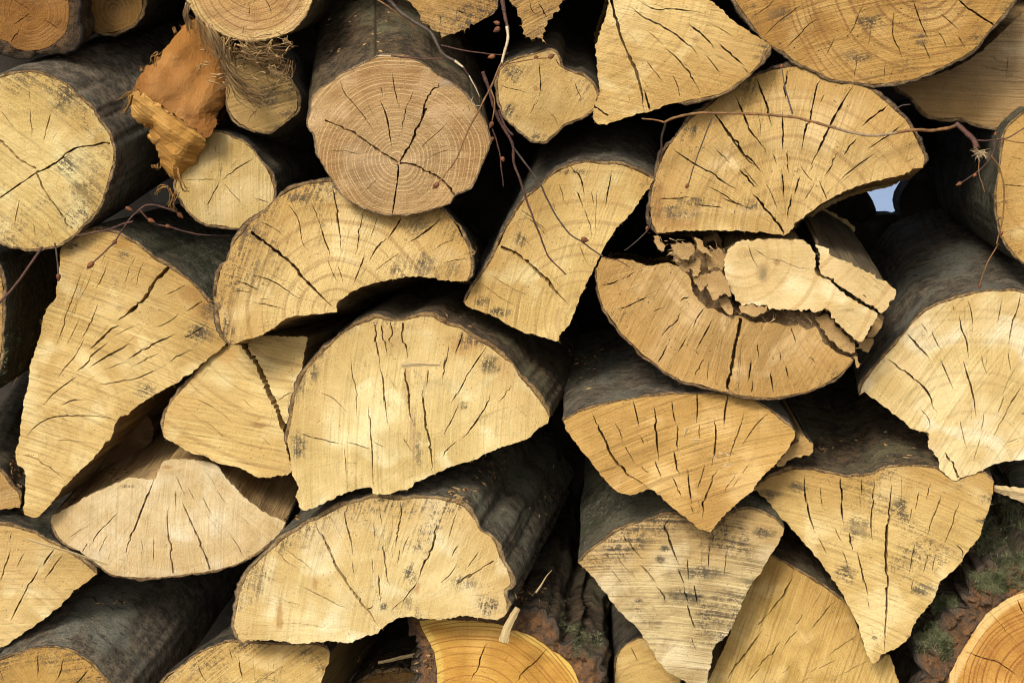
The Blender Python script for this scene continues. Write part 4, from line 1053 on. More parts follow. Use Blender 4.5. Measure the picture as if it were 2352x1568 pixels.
# short broken fibres bristling in the breaks
rr = random.Random(4)
V, Fc, B = [], [], []
for (x0, y0, x1, y1, n_, s0) in ((1075, 230, 1500, 640, 60, 2), (1505, 640, 2140, 720, 60, 2), (940, 130, 1420, 260, 26, 2), (560 + 1405, 620, 820 + 1405, 850, 16, 2)):
    for _ in range(n_):
        t = rr.random()
        px, py = x0 + (x1 - x0) * t + rr.uniform(-35, 35), y0 + (y1 - y0) * t + rr.uniform(-25, 25)
        q = pts('B2 %f,%f' % (px, py))[0]
        a = at(q[0], q[1], rr.uniform(0.0, 0.035))
        d = Vector((rr.uniform(-1, 1), rr.uniform(-1.2, 0.1), rr.uniform(-0.6, 1))).normalized() * rr.uniform(0.004, 0.018)
        w = Vector((rr.uniform(-1, 1), 0, rr.uniform(-1, 1))).normalized() * rr.uniform(0.0003, 0.0011)
        k = len(V)
        V += [a - w, a + w, a + d, a + Vector((0, 0.0012, 0))]
        Fc += [[k, k + 1, k + 2], [k + 1, k + 3, k + 2], [k + 3, k, k + 2]]
        B += [(rr.random(), rr.random(), 0)] * 4
fib = mesh('broken_fibres', V, Fc, splitmat(9, (0.55, 0.38, 0.17), (0.36, 0.22, 0.09), 0.1), rot, attrs={'bc': B}, smooth=False)
fib['kind'] = 'stuff'

# the orange chunk: a brown weathered flank above, a fibrous orange break below
ch = thing('bark_chunk', at(420, 440, 0.03), 'orange-brown broken chunk with torn fibrous lower face beside the large left round', 'wood chunk')
rdg = 'A0 835,555 1292,862'
piece(ch, 51, [('s', 'A0 835,555 860,500 885,440 955,425 985,350 1060,250 1110,195 1180,190 1260,230 1330,300 1390,380 1425,470 1425,560 1412,640 1370,700 1332,740 1345,790 1322,850 1292,862'), ('s', 'A0 1292,862 1150,760 1000,660 920,600 835,555')],
      (1100, -500), 0.02, endgrain(51, pal=((0.33, 0.14, 0.028), (0.24, 0.092, 0.018)), rings=0.0, saw=0.05, mould=0.1, ochre=0.0, radial=0.05, speck=0.15), L=0.10, auto=2, jag=0.0012, fuzz=3,
      ridge=(rdg, 0.55, 0.007), split=splitmat(51, (0.28, 0.14, 0.04), (0.16, 0.08, 0.025)), relief=0.004)
piece(ch, 52, [('s', 'A0 1292,862 1270,940 1222,1000 1200,1060 1140,1110 1100,1195 1050,1170 1000,1115 970,1060 940,950 895,890 920,832 870,815 830,790 795,740 800,640 835,555'), ('s', 'A0 835,555 920,600 1000,660 1150,760 1292,862')],
      (1100, -500), 0.02, endgrain(52, pal=((0.60, 0.31, 0.065), (0.47, 0.23, 0.05)), rings=0.0, saw=1.0, ang=-36, bow=0.0, mould=0.0, ochre=0.0, radial=0.0, speck=0.1), L=0.08, auto=0, jag=0.0012, fuzz=5,
      cracks=['5 A0 960,785 940,815 920,840', '4 A0 1090,870 1060,910', '4 A0 990,880 960,930'], ridge=(rdg, 0.25, 0.003), split=splitmat(52, (0.34, 0.17, 0.045), (0.2, 0.1, 0.03)), relief=0.004)

# ------------------------------------------------------------------ bottom row
log('log', 23, 'mouldy yellow log end at the bottom with lit split side on its right', GF,
    [('b', 'C0 1000,1600 1030,1560 1090,1500 1170,1440 1240,1390 1320,1350 1420,1318 1500,1312 1570,1320 C1 80,1325 300,1328 430,1330 500,1375'),
     ('s', 'C1 505,1400 490,1440 460,1520 450,1570 430,1800 100,1900 C0 1400,1900 1000,1800 950,1680')],
    (1700, 500), -0.005, L=0.4, pith='C1 100,1900', auto=20, th=0.003,
    cracks=['9 C0 1500,1400 1510,1480 1520,1550', '7 C0 1240,1450 1270,1520 1300,1560', '7 C0 1440,1345 1450,1390 1460,1425'],
    fk=dict(pal=((0.64, 0.46, 0.20), (0.55, 0.36, 0.13)), rings=0.05, saw=0.5, ang=40, mould=0.85, ochre=0.4, radial=0.1), bark=dark, split=splitmat(23, (0.30, 0.20, 0.07), (0.20, 0.13, 0.045), 0.2))
log('half_log', 24, 'lowest large half round with a deep curved crack and peeling bark edge', GF,
    [('b', 'C0 1500,1290 1475,1220 1472,1160 1490,1090 1510,990 1550,890 1600,830 1660,770 1720,720 1800,650 1870,612 C1 370,562 450,532 560,470 680,432 800,407 930,425 1050,412 1160,417 1250,432 1340,470 1410,550 1440,610 1500,645 1540,700 1560,770 1610,850 1632,940 1595,990 1600,1050 1615,1125'),
     ('s', 'C1 1590,1150 1550,1170 1450,1160 1350,1145 1230,1165 1100,1165 1020,1150 940,1160 890,1180 820,1230 800,1255 730,1270 620,1315 520,1305 430,1310 290,1320 160,1300 0,1300 C0 1530,1305')],
    (2000, -200), 0.035, L=0.42, pith='C1 810,1215', auto=26, th=0.0055, gap=0.0010, fuzz=1.5, tilt=(0, 0.02),
    cracks=['19 C1 410,555 450,640 490,730 540,840 600,920 650,990 700,1060 760,1130 805,1225', '17 C1 1175,550 1160,640 1130,740 1090,830 1050,930', '12 C1 1050,935 1010,990 955,1060', '14 C1 940,430 950,510 925,580 925,650 915,720', '12 C1 800,880 815,960 820,1060', '12 C1 825,680 840,780 860,870 875,960',
            '11 C1 590,480 605,580 630,680 640,770', '13 C1 1400,875 1340,920 1290,950', '11 C1 320,960 400,1000 480,1040 620,1110', '8 C1 155,730 230,800 310,860', '7 C1 210,720 330,810 420,890', '8 C1 1300,820 1250,890 1190,940', '8 C1 1310,700 1280,740 1265,780', '7 C1 940,730 930,790 920,820', '8 C1 1300,490 1270,570 1240,670',
            '7 C1 1440,740 1390,800 1350,860', '10> C1 1290,945 1400,880 1530,800', '6 C1 60,880 130,910 210,945', '7 C1 955,1050 920,1080 885,1120', '6 C1 770,560 780,620 780,670', '6 C1 1000,640 970,700 955,760', '5 C1 810,450 820,520 825,590', '6 C1 765,780 770,880', '5 C1 120,1040 240,1060 350,1090', '5 C1 170,1190 330,1200 480,1220', '5 C1 1500,1010 1400,1020', '6 C1 640,800 650,850 660,900', '12 C1 730,1100 755,1100 775,1080'],
    fk=dict(spots=[('C1 1010,870',45,75), ('C1 20,960',60,110), ('C1 1000,1060',50,40), ('C1 840,1080',30,30), ('C1 1350,930',110,60), ('C1 1500,1060',90,70), ('C1 1070,700',15,30), ('C1 170,1150',25,120,(0.38,0.19,0.05)), ('C1 1050,960',20,60,(0.45,0.24,0.09)), ('C1 400,950',20,40,(0.40,0.22,0.07))], pal=((0.72, 0.56, 0.31), (0.62, 0.44, 0.20)), rings=0.05, saw=0.4, ang=80, mould=0.45, ochre=0.35, radial=0.4, speck=0.5), bark=barkmat(24, (0.070, 0.066, 0.060), (0.030, 0.029, 0.027), 0.25, 0.6, 0.25, 0.5),
    rim=rimmat(24, (0.42, 0.29, 0.14), (0.22, 0.14, 0.06)))
log('round_log', 25, 'orange log with bright yellow rim and thick rugged bark, bottom centre', GR,
    [('b', 'C1 1062,1175 1100,1270 1150,1360 1170,1450 1175,1570 1200,1900 1450,2150 1700,2200 2000,2100 2110,1800 2068,1600 2048,1520 1990,1430 1908,1370 1828,1310 1728,1260 1648,1232 1560,1200 1480,1185 1400,1180 1250,1170 1150,1165')],
    (1500, 0), 0.0, L=0.45, pith='C1 1380,1900', auto=10, th=0.026, rug=0.014, gap=0.0, taper=0.0,
    cracks=['10 C1 1490,1310 1450,1400 1430,1460 1380,1560', '12 C1 1860,1350 1780,1440 1700,1520 1660,1570', '5 C1 1430,1475 1490,1510', '4 C1 1620,1400 1600,1430'],
    fk=dict(pal=((0.55, 0.30, 0.065), (0.46, 0.23, 0.045)), rings=0.6, rfreq=300, saw=0.3, ang=-8, mould=0.0, ochre=0.0, sap=((0.66, 0.44, 0.10), 0.009), radial=0.2, speck=0.1, ringcol=(0.33, 0.13, 0.025)),
    bark=barkmat(25, (0.07, 0.055, 0.045), (0.018, 0.015, 0.012), 0.35, 1.0, 0.5, 0.3), rim=rimmat(25, (0.24, 0.115, 0.045), (0.11, 0.068, 0.04), (0.085, 0.068, 0.05)))
log('round_log', 26, 'small plain pale log end low down right of the bottom orange log', GR,
    [('b', 'C2 728,1480 732,1420 760,1360 830,1310 900,1290 960,1330 1010,1400 1070,1470 1130,1550 1100,1800 900,1900 750,1750 722,1580')],
    (1350, 100), -0.05, L=0.4, pith='C2 900,1620', auto=8, th=0.002, cracks=['6 C2 820,1340 850,1400 870,1440'],
    fk=dict(pal=((0.58, 0.40, 0.16), (0.48, 0.31, 0.11)), rings=0.2, saw=0.4, ang=20, mould=0.2, ochre=0.2, radial=0.1), bark=dark)
m33 = log('round_log', 33, 'orange log with pale rim in shaggy moss-grown bark, bottom right corner', GR,
    [('b', 'C3 1882,980 1780,1040 1700,1090 1620,1170 1560,1260 1490,1370 1440,1460 1410,1530 1400,1600 1420,1800 1600,2000 1900,2080 2300,1900 2450,1500 2350,1150 2100,980')],
    (1720, 150), 0.0, L=0.5, pith='C3 2050,1600', auto=6, th=0.040, rug=0.022, gap=0.0,
    cracks=['12 C3 1500,1360 1600,1400 1700,1430 1780,1480 1850,1530', '8 C3 1840,1045 1860,1090 1880,1140', '4 C3 1650,1110 1750,1220 1850,1330'],
    fk=dict(pal=((0.52, 0.27, 0.065), (0.40, 0.18, 0.04)), rings=0.7, rfreq=230, saw=0.25, ang=-55, mould=0.0, ochre=0.0, sap=((0.70, 0.48, 0.19), 0.012), radial=0.3, speck=0.1, ringcol=(0.25, 0.09, 0.02)),
    bark=barkmat(33, (0.075, 0.062, 0.055), (0.018, 0.016, 0.014), 0.5, 1.0, 0.35, 0.3), rim=rimmat(33, (0.22, 0.105, 0.042), (0.10, 0.065, 0.04), (0.10, 0.08, 0.06)))

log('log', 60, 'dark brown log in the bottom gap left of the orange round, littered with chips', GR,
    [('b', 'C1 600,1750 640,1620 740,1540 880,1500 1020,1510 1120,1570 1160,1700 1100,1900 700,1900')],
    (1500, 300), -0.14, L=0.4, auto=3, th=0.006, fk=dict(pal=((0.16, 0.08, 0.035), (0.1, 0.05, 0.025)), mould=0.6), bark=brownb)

# ------------------------------------------------------------------ the second row of the stack, dark behind the first
painted_shade = endgrain(90, pal=((0.050, 0.040, 0.030), (0.030, 0.024, 0.018)), rings=0.0, mould=0.0, speck=0.0, radial=0.0, saw=0.0, ochre=0.0)  # cut ends coloured near-black, deep shade painted into the wood
back = []
rr = random.Random(12)
HOLES = ((2035, 462, 170), (1292, 3, 40), (1358, 395, 0))
spots = []
for j in range(9):
    for i in range(10):
        spots.append((-250 + i * 300 + (j % 2) * 150, -420 + j * 262))
for (x, y) in spots:
    R = 178
    skip = 0
    for hx, hy, hr in HOLES:
        if hr and math.hypot(x - hx, y - hy) < R + hr * 0.5:
            R = min(R, max(0, math.hypot(x - hx, y - hy) - hr * 0.55))
    if R < 60:
        continue
    back.append((x, y, R))
back += [(1932, 498, 82), (2147, 466, 78), (1895, 420, 80), (2165, 380, 75), (2035, 585, 92), (2110, 560, 80), (1950, 590, 80), (2040, 350, 60), (2110, 285, 62), (1180, 40, 70), (1372, 20, 72), (1290, 130, 90), (1145, 150, 90), (1145, 290, 80)]
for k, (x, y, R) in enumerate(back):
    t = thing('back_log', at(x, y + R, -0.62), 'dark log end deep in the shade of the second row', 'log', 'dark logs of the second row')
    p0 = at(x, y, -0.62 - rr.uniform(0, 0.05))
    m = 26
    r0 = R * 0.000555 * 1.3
    ring = [(r0 * (1 + 0.06 * nz(math.cos(2 * math.pi * i / m) * 1.5, math.sin(2 * math.pi * i / m) * 1.5, k))) for i in range(m)]
    V, Fc = [], []
    dp = 0.05 if math.hypot(x - 2035, y - 462) < 420 else 0.5
    for tt in (0, dp / 2, dp):
        for i in range(m):
            a = 2 * math.pi * i / m
            V.append(p0 + Vector((math.cos(a) * ring[i], tt, math.sin(a) * ring[i])))
    for q in range(2):
        for i in range(m):
            Fc.append([q * m + i, q * m + (i + 1) % m, (q + 1) * m + (i + 1) % m, (q + 1) * m + i])
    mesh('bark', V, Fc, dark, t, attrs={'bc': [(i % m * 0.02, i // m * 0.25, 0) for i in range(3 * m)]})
    mesh('cut_face', V[:m], [list(range(m))], painted_shade, t, attrs={'pc': [((v - p0).x, (v - p0).z, 0.05) for v in V[:m]]}, smooth=False)
upf = endgrain(91, pal=TAN, mould=0.4)
# unseen logs added above the view to keep sun off the second row
for k, (x, yy) in enumerate([(x_ + 200 * (j_ % 2), -400 - 370 * j_) for j_ in range(3) for x_ in range(-400, 2900, 410)]):
    t = thing('shade_log', at(x, yy, 0.0), 'bark-covered log added out of view above to shade the second row', 'log', 'unseen logs added above the pile for shade')
    p0 = at(x, yy, 0.0)
    m, r0 = 26, 0.12
    V, Fc = [], []
    for tt in (0, 0.25, 0.5, 0.8):
        for i in range(m):
            a = 2 * math.pi * i / m
            V.append(p0 + Vector((math.cos(a) * r0, tt, math.sin(a) * r0)))
    for q in range(3):
        for i in range(m):
            Fc.append([q * m + i, q * m + (i + 1) % m, (q + 1) * m + (i + 1) % m, (q + 1) * m + i])
    mesh('bark', V, Fc, dark, t, attrs={'bc': [(i % m * 0.02, i // m * 0.25, 0) for i in range(4 * m)]})
    mesh('cut_face', V[:m], [list(range(m))], upf, t, attrs={'pc': [((v - p0).x, (v - p0).z, 0.05) for v in V[:m]]}, smooth=False)
# ------------------------------------------------------------------ twigs, splinters, fibres, moss, chips
bpy.context.view_layer.update()
DG = bpy.context.evaluated_depsgraph_get()


def hit(x, y):
    """what a D-sheet point looks at: the surface point, its normal, its object"""
    ok, loc, nrm, _, ob, _ = SC.ray_cast(DG, CAMP, ray(x, y).normalized())
    if ok and nrm.dot(ray(x, y)) > 0:
        nrm = -nrm
    return (loc, nrm, ob) if ok else (None, None, None)


def twigmat(seed, a, b, spot=(0.30, 0.22, 0.14)):
    t = NT('twig_bark')
    s = t.attr('bc')
    n1 = t.noise(s, 60, 4, 0.7)
    n2 = t.noise(t.vm('MULTIPLY', s, (1, 3, 1)), 300, 3, 0.6)
    c = t.mix(t.ramp(n1, 0.38, 0.62), a, b)
    c = t.mix(t.ma('MULTIPLY', t.ramp(n2, 0.58, 0.66), 0.6), c, spot)
    return t.done(c, 0.55, t.ma('ADD', n1, n2), 0.0008)


TW_RED = twigmat(1, (0.105, 0.042, 0.030), (0.055, 0.030, 0.026))
TW_TAN = twigmat(2, (0.27, 0.135, 0.048), (0.15, 0.075, 0.032), (0.09, 0.05, 0.03))
TW_GREY = twigmat(3, (0.10, 0.075, 0.058), (0.055, 0.04, 0.034))
TW_BARE = twigmat(4, (0.66, 0.55, 0.38), (0.52, 0.40, 0.24), (0.3, 0.2, 0.1))
BUD = twigmat(5, (0.25, 0.09, 0.035), (0.13, 0.05, 0.025), (0.38, 0.22, 0.11))


def tube(P, r0, r1, seed=0, knob=0.25, m=8, tip=True):
    C = catmull(P, 0.0022)
    n = len(C)
    V, Fc, B = [], [], []
    for i, c in enumerate(C):
        d = (C[min(i + 1, n - 1)] - C[max(i - 1, 0)]).normalized()
        a = d.cross(Vector((0, 1, 0.2))).normalized()
        b = d.cross(a).normalized()
        t = i / max(1, n - 1)
        r = (r0 + (r1 - r0) * t) * (1 + knob * nz(i * 0.35, seed) + knob * 0.8 * max(0, nz(i * 0.11, seed + 5) - 0.35) * 3)
        c = c + a * 0.0009 * nz(i * 0.12, seed + 1) + b * 0.0009 * nz(i * 0.12, seed + 2)
        for k in range(m):
            an = 2 * math.pi * k / m
            V.append(c + (a * math.cos(an) + b * math.sin(an)) * r)
            B.append((k / m * 0.01, i * 0.0022, seed))
    for i in range(n - 1):
        for k in range(m):
            Fc.append([i * m + k, i * m + (k + 1) % m, (i + 1) * m + (k + 1) % m, (i + 1) * m + k])
    Fc.append([k for k in range(m)][::-1])
    Fc.append([(n - 1) * m + k for k in range(m)])
    return V, Fc, B


def bud(root, p, d, ln, wd):
    d = d.normalized()
    a = d.cross(Vector((0, 1, 0.1))).normalized()
    b = d.cross(a)
    prof = [(0, .35), (.12, .8), (.3, 1), (.5, .92), (.7, .62), (.88, .28), (1, .03)]
    m = 8
    V = [p + d * (ln * (t - 0.05)) + (a * math.cos(k * 2 * math.pi / m + t) + b * math.sin(k * 2 * math.pi / m + t)) * wd * w * (1 + .12 * (k % 2)) for t, w in prof for k in range(m)]
    Fc = [[i * m + k, i * m + (k + 1) % m, (i + 1) * m + (k + 1) % m, (i + 1) * m + k] for i in range(len(prof) - 1) for k in range(m)]
    mesh('bud', V, Fc + [list(range(m))[::-1], [(len(prof) - 1) * m + k for k in range(m)]], BUD, root, attrs={'bc': [(v.x, v.z, 0) for v in V]})


def line3(s, f0, f1):
    q = pts(s)
    n = len(q)
    return [at(x, y, f0 + (f1 - f0) * i / max(1, n - 1)) for i, (x, y) in enumerate(q)]


def twig(label, mat, stems, buds=(), group='twigs caught between the logs'):
    """stems: (part name, sketch, f0, f1, r0 mm, r1 mm, material or None)"""
    q = line3(stems[0][1], stems[0][2], stems[0][3])
    root = thing('twig', min(q, key=lambda v: v.z), label, 'twig', group)
    for k, (nm, s, f0, f1, r0, r1, m2) in enumerate(stems):
        V, Fc, B = tube(line3(s, f0, f1), r0 * 0.00085, r1 * 0.00085, seed=k + len(label))
        mesh(nm, V, Fc, m2 or mat, root, attrs={'bc': B})
    for s, f0, ln, wd in buds:
        a, b = line3(s, f0, f0)
        bud(root, a, b - a, ln * 0.00115, wd * 0.0011)


twig('forked grey twig reaching down over the big brown round, with a whitish snapped side shoot', TW_GREY,
     [('stem', 'A1 840,-30 950,80 1050,150 1130,200 1170,270 1210,340 1290,385', 0.11, 0.125, 2.6, 2.0, None),
      ('bare_wood', 'A1 1285,382 1340,425', 0.125, 0.127, 1.9, 1.5, TW_BARE),
      ('stem', 'A1 1335,420 1390,500 1430,580 1448,662', 0.127, 0.12, 1.5, 0.5, TW_RED),
      ('bare_wood', 'A1 1375,475 1410,540 1440,610', 0.1285, 0.124, 0.9, 0.5, TW_BARE),
      ('peeled_strip', 'A1 1450,664 1410,660 1390,640 1400,605', 0.121, 0.125, 0.5, 0.2, TW_BARE),
      ('branch', 'A1 780,-10 880,50 970,120 1040,185', 0.105, 0.11, 1.2, 0.8, TW_TAN),
      ('branch', 'A1 1215,368 1100,370 1000,362 885,352', 0.124, 0.128, 1.2, 1.3, TW_RED),
      ('bare_wood', 'A1 885,352 840,350 805,352', 0.128, 0.128, 1.2, 0.9, TW_BARE)])
twig('long twig with a white peeled elbow, crossing the brown round to a bud', TW_TAN,
     [('stem', 'A1 1575,-30 1592,60 1605,120 1618,185', 0.11, 0.12, 3.0, 2.2, TW_RED),
      ('bare_wood', 'A1 1612,165 1618,240 1600,320 1575,400', 0.1205, 0.125, 2.1, 1.7, TW_BARE),
      ('stem', 'A1 1578,392 1540,480 1480,610 1420,720 1340,880 1300,990 1220,1100 1165,1165', 0.125, 0.13, 1.4, 0.9, None),
      ('branch', 'A1 1585,410 1700,385 1800,370 1890,362', 0.1, 0.07, 0.8, 0.7, None),
      ('branch', 'A1 1200,285 1330,315 1460,335 1580,345 1620,330', 0.10, 0.115, 1.1, 0.6, TW_RED)],
     [('A1 1180,1150 1130,1200', 0.131, 9, 2.8), ('A1 1565,175 1530,200', 0.12, 8, 2.9), ('A1 1565,150 1515,135', 0.12, 7, 2.4), ('A1 1535,350 1495,362', 0.118, 8, 2.6),
      ('A2 215,362 235,358', 0.075, 5, 2), ('A2 305,362 350,340', 0.075, 8, 2.6)])
twig('dark twig hanging from the top centre down across the pale quarter log, left of two', TW_RED,
     [('stem', 'A1 1460,450 1500,560 1535,690 1590,800 1645,900 1655,1010 1700,1150 1740,1270 1790,1400 1850,1560 B2 310,285 370,345 415,388', 0.09, 0.075, 2.6, 0.9, None),
      ('branch', 'A1 1560,690 1600,790 1650,850', 0.085, 0.088, 1.4, 1.6, None),
      ('branch', 'A1 1510,560 1535,640 1520,760', 0.09, 0.095, 1.1, 0.7, TW_TAN),
      ('branch', 'A1 1520,810 1565,950 1580,1080 1590,1170', 0.085, 0.08, 1.1, 0.8, None)],
     [('A1 1522,765 1500,815', 0.096, 8, 2.5), ('A1 1582,985 1592,1015', 0.085, 6, 2.2), ('A1 1522,860 1520,885', 0.085, 5, 2)])
twig('thin dark twig with a red bud, right of two lying over the pale quarter log', TW_GREY,
     [('stem', 'A1 1650,920 1670,950 A2 170,1040 250,1150 300,1260 370,1380 430,1460 520,1520 B2 590,240 650,280', 0.09, 0.06, 1.4, 1.0, None),
      ('stem', 'B2 645,278 700,290 750,305 810,342', 0.06, 0.058, 0.9, 0.5, TW_RED)],
     [('A2 510,1500 585,1515', 0.068, 9, 3.0)])
twig('long tan twig lying across the wide half round fan with three side shoots', TW_TAN,
     [('stem', 'A2 1035,765 1100,738 1200,715 1300,710 1500,712 1700,722 1850,738 A3 520,755 600,775 700,805', 0.055, 0.075, 1.9, 2.0, None),
      ('bare_wood', 'A3 690,802 770,825 850,842 920,852 1000,846 1090,832', 0.075, 0.07, 1.9, 2.0, twigmat(7, (0.36, 0.26, 0.16), (0.24, 0.15, 0.08))),
      ('stem', 'A3 1080,832 1200,815 1300,818 1400,805 1470,785', 0.07, 0.05, 2.2, 2.6, None),
      ('branch', 'A2 890,745 960,750 1040,772', 0.04, 0.055, 1.0, 1.3, None),
      ('branch', 'A2 1040,770 1018,850 1008,960 1000,1010', 0.054, 0.0, 1.6, 1.2, TW_GREY),
      ('branch', 'A3 430,715 405,630 378,530 362,420', 0.07, 0.05, 1.3, 0.7, TW_GREY),
      ('branch', 'A3 1080,690 1110,665 1170,655', 0.04, 0.045, 0.9, 0.7, TW_GREY),
      ('branch', 'A2 1330,735 1275,880 1215,1050 1180,1160', 0.06, 0.055, 1.0, 0.7, TW_GREY)],
     [('A2 1180,1155 1158,1200', 0.056, 6, 2.2), ('A3 362,425 358,392', 0.05, 4, 1.8)])
twig('broken purplish twig with a pale splintered stub and drooping shoots at the right edge', TW_RED,
     [('stem', 'A3 1455,775 1510,825 1560,870 1590,930', 0.05, 0.075, 3.6, 4.2, None),
      ('branch', 'A3 1590,880 1690,878 1780,865 1880,805', 0.07, 0.07, 1.3, 0.8, None),
      ('branch', 'A3 1700,872 1800,885 1900,900', 0.07, 0.07, 1.0, 0.8, TW_TAN),
      ('branch', 'A3 1705,830 1700,900 1680,975 1610,1060 1500,1140 1470,1155', 0.07, 0.085, 1.0, 0.8, None),
      ('branch', 'A3 1675,975 1740,1080 1758,1250 1742,1400 1710,1530 B3 1720,200 1660,300 1620,400 1605,450', 0.08, 0.06, 1.2, 0.9, TW_TAN),
      ('branch', 'A3 1600,1000 1600,1090 1620,1150 1635,1210', 0.08, 0.085, 0.8, 0.6, TW_TAN)],
     [('A3 1490,1145 1445,1168', 0.085, 7, 2.2), ('A3 1580,1090 1562,1112', 0.083, 5, 2), ('A3 1740,1450 1735,1500', 0.07, 6, 2), ('B3 1605,445 1598,490', 0.06, 7, 2.0), ('A3 1700,850 1708,815', 0.075, 5, 1.6)])
tr = [o for o in bpy.data.objects if o.get('label', '').startswith('broken purplish')][0]
rr = random.Random(6)
V, Fc, B = [], [], []
c0 = line3('A3 1600,955', 0.08, 0.08)[0]
for k in range(60):
    a = rr.uniform(math.pi * 0.75, math.pi * 2.1)
    d = Vector((math.cos(a), -0.7 * rr.random(), math.sin(a))) * rr.uniform(0.004, 0.012)
    o = Vector((rr.uniform(-1, 1), rr.uniform(-1, 0), rr.uniform(-.5, .8))) * 0.0045
    w = Vector((-d.z, 0, d.x)).normalized() * rr.uniform(.0003, .0008)
    i = len(V)
    V += [c0 + o - w, c0 + o + w, c0 + o + d, c0 + o + Vector((0, .001, 0))]
    Fc += [[i, i + 1, i + 2], [i + 1, i + 3, i + 2], [i + 3, i, i + 2]]
    B += [(k * .01, 0, 0), (k * .01, 0, 0), (k * .01, .01, 0), (k * .01, 0, 0)]
sf = mesh('splintered_stub', V, Fc, twigmat(8, (0.42, 0.31, 0.18), (0.26, 0.16, 0.08)), tr, attrs={'bc': B}, smooth=False)
twig('forked red twig resting between the large left round and the tall pale wedge', TW_RED,
     [('stem', 'A0 470,1478 640,1450 760,1410 835,1388', 0.05, 0.055, 1.4, 1.3, None),
      ('stem', 'A0 1120,1335 1040,1305 920,1285 850,1340 800,1395 760,1450 715,1520 B0 640,262 580,318', 0.03, 0.06, 1.6, 1.0, None)],
     [('B0 585,312 532,365', 0.061, 11, 3.2), ('B0 725,175 710,200', 0.06, 6, 2.4), ('A0 1115,1335 1150,1368', 0.03, 9, 2.4), ('A0 790,1300 840,1325', 0.03, 9, 2.2)])
twig('straight purple-red twig slanting over the dark mossy log on the left edge', TW_RED,
     [('stem', 'B0 265,215 200,310 100,450 0,565 -60,640', 0.02, 0.06, 1.9, 1.8, None)])
twig('short hanging twig with one red bud beside the tall pale wedge', TW_GREY,
     [('stem', 'B0 343,190 352,250 362,320 366,390', 0.02, 0.02, 1.2, 1.4, None)], [('B0 366,385 369,445', 0.02, 9, 2.5)])
twig('thin curved twig in the dark gap left of the rotten log', TW_GREY,
     [('stem', 'A2 945,1360 935,1430 870,1500 800,1560 B2 780,235', 0.0, 0.0, 0.9, 0.6, None)], [('A2 925,1420 915,1460', 0.0, 6, 1.8)])
twig('dark red twig with buds deep in the gap under the small sandy round', TW_RED,
     [('stem', 'A0 880,1320 950,1390 1080,1430 1250,1470 1450,1480', -0.03, -0.05, 1.6, 1.0, None)], [('A0 930,1375 985,1400', -0.03, 9, 2.6), ('A0 1040,1415 1085,1430', -0.03, 8, 2.4)])

# splinters: slim wedges of torn wood
SPL = splitmat(70, (0.64, 0.50, 0.27), (0.46, 0.32, 0.14), 0.05)


def splinter(label, s, f0, f1, w0, w1, th=1.2, cat='splinter'):
    P = catmull(line3(s, f0, f1), 0.004)
    root_loc = min(P, key=lambda v: v.z)
    V, Fc, B = [], [], []
    n = len(P)
    for i, c in enumerate(P):
        d = (P[min(i + 1, n - 1)] - P[max(i - 1, 0)]).normalized()
        a = d.cross(Vector((0, 1, 0))).normalized()
        t = i / (n - 1)
        w = (w0 + (w1 - w0) * t) * 0.0005 * (1 + 0.3 * nz(i * .7, w0))
        h = th * 0.0005
        for q in (a * w, a * w * .3 - Vector((0, h * 1.5, 0)), -a * w, Vector((0, h, 0))):
            V.append(c + q)
            B.append((q.length * 2, i * .004, 0))
    for i in range(n - 1):
        for k in range(4):
            Fc.append([i * 4 + k, i * 4 + (k + 1) % 4, (i + 1) * 4 + (k + 1) % 4, (i + 1) * 4 + k])
    Fc += [[3, 2, 1, 0], [(n - 1) * 4 + k for k in range(4)]]
    o = mesh('splinter', V, Fc, SPL, None, loc=root_loc, attrs={'bc': B}, smooth=False)
    o['label'] = label
    o['category'] = cat
    return o


splinter('long thin pale splinter slanting across the lower left half round', 'C0 175,665 300,705 420,740 520,775 600,800 675,825', 0.035, 0.03, 2.5, 3.5)
splinter('short flat splinter lying level on the face of the central half round', 'B1 950,955 1050,950 1130,952 1192,955', 0.05, 0.045, 7, 2.5, 2.0)
splinter('square-ended upright chip leaning on the lower right rim of the lowest half round', 'C1 1590,1310 1610,1230 1645,1160 1680,1095', 0.085, 0.07, 12, 8, 3)
splinter('pale bark-backed slab sticking out at the right edge beside the triangular log', 'C3 1690,345 1800,370 1900,395 2000,410', 0.0, 0.03, 8, 26, 6, 'splinter')
splinter('small white splinter in the middle of the orange-tan wedge, pointing down-left', 'C2 1150,25 1162,5 1175,-30', 0.055, 0.06, 1.2, 4)
splinter('small white splinter in the middle of the orange-tan wedge, lying level', 'C2 1190,45 1220,43 1255,40', 0.055, 0.06, 1.0, 2.6)
splinter('broken stick in the dark bottom gap left of the orange round', 'C1 805,1440 880,1425 960,1405 1080,1385', -0.05, -0.06, 4, 6, 4, 'stick')
splinter('yellow splinter rising between the lowest half round and the rugged bark', 'C2 225,1000 260,950 290,900 325,860', 0.0, -0.02, 2.5, 1)
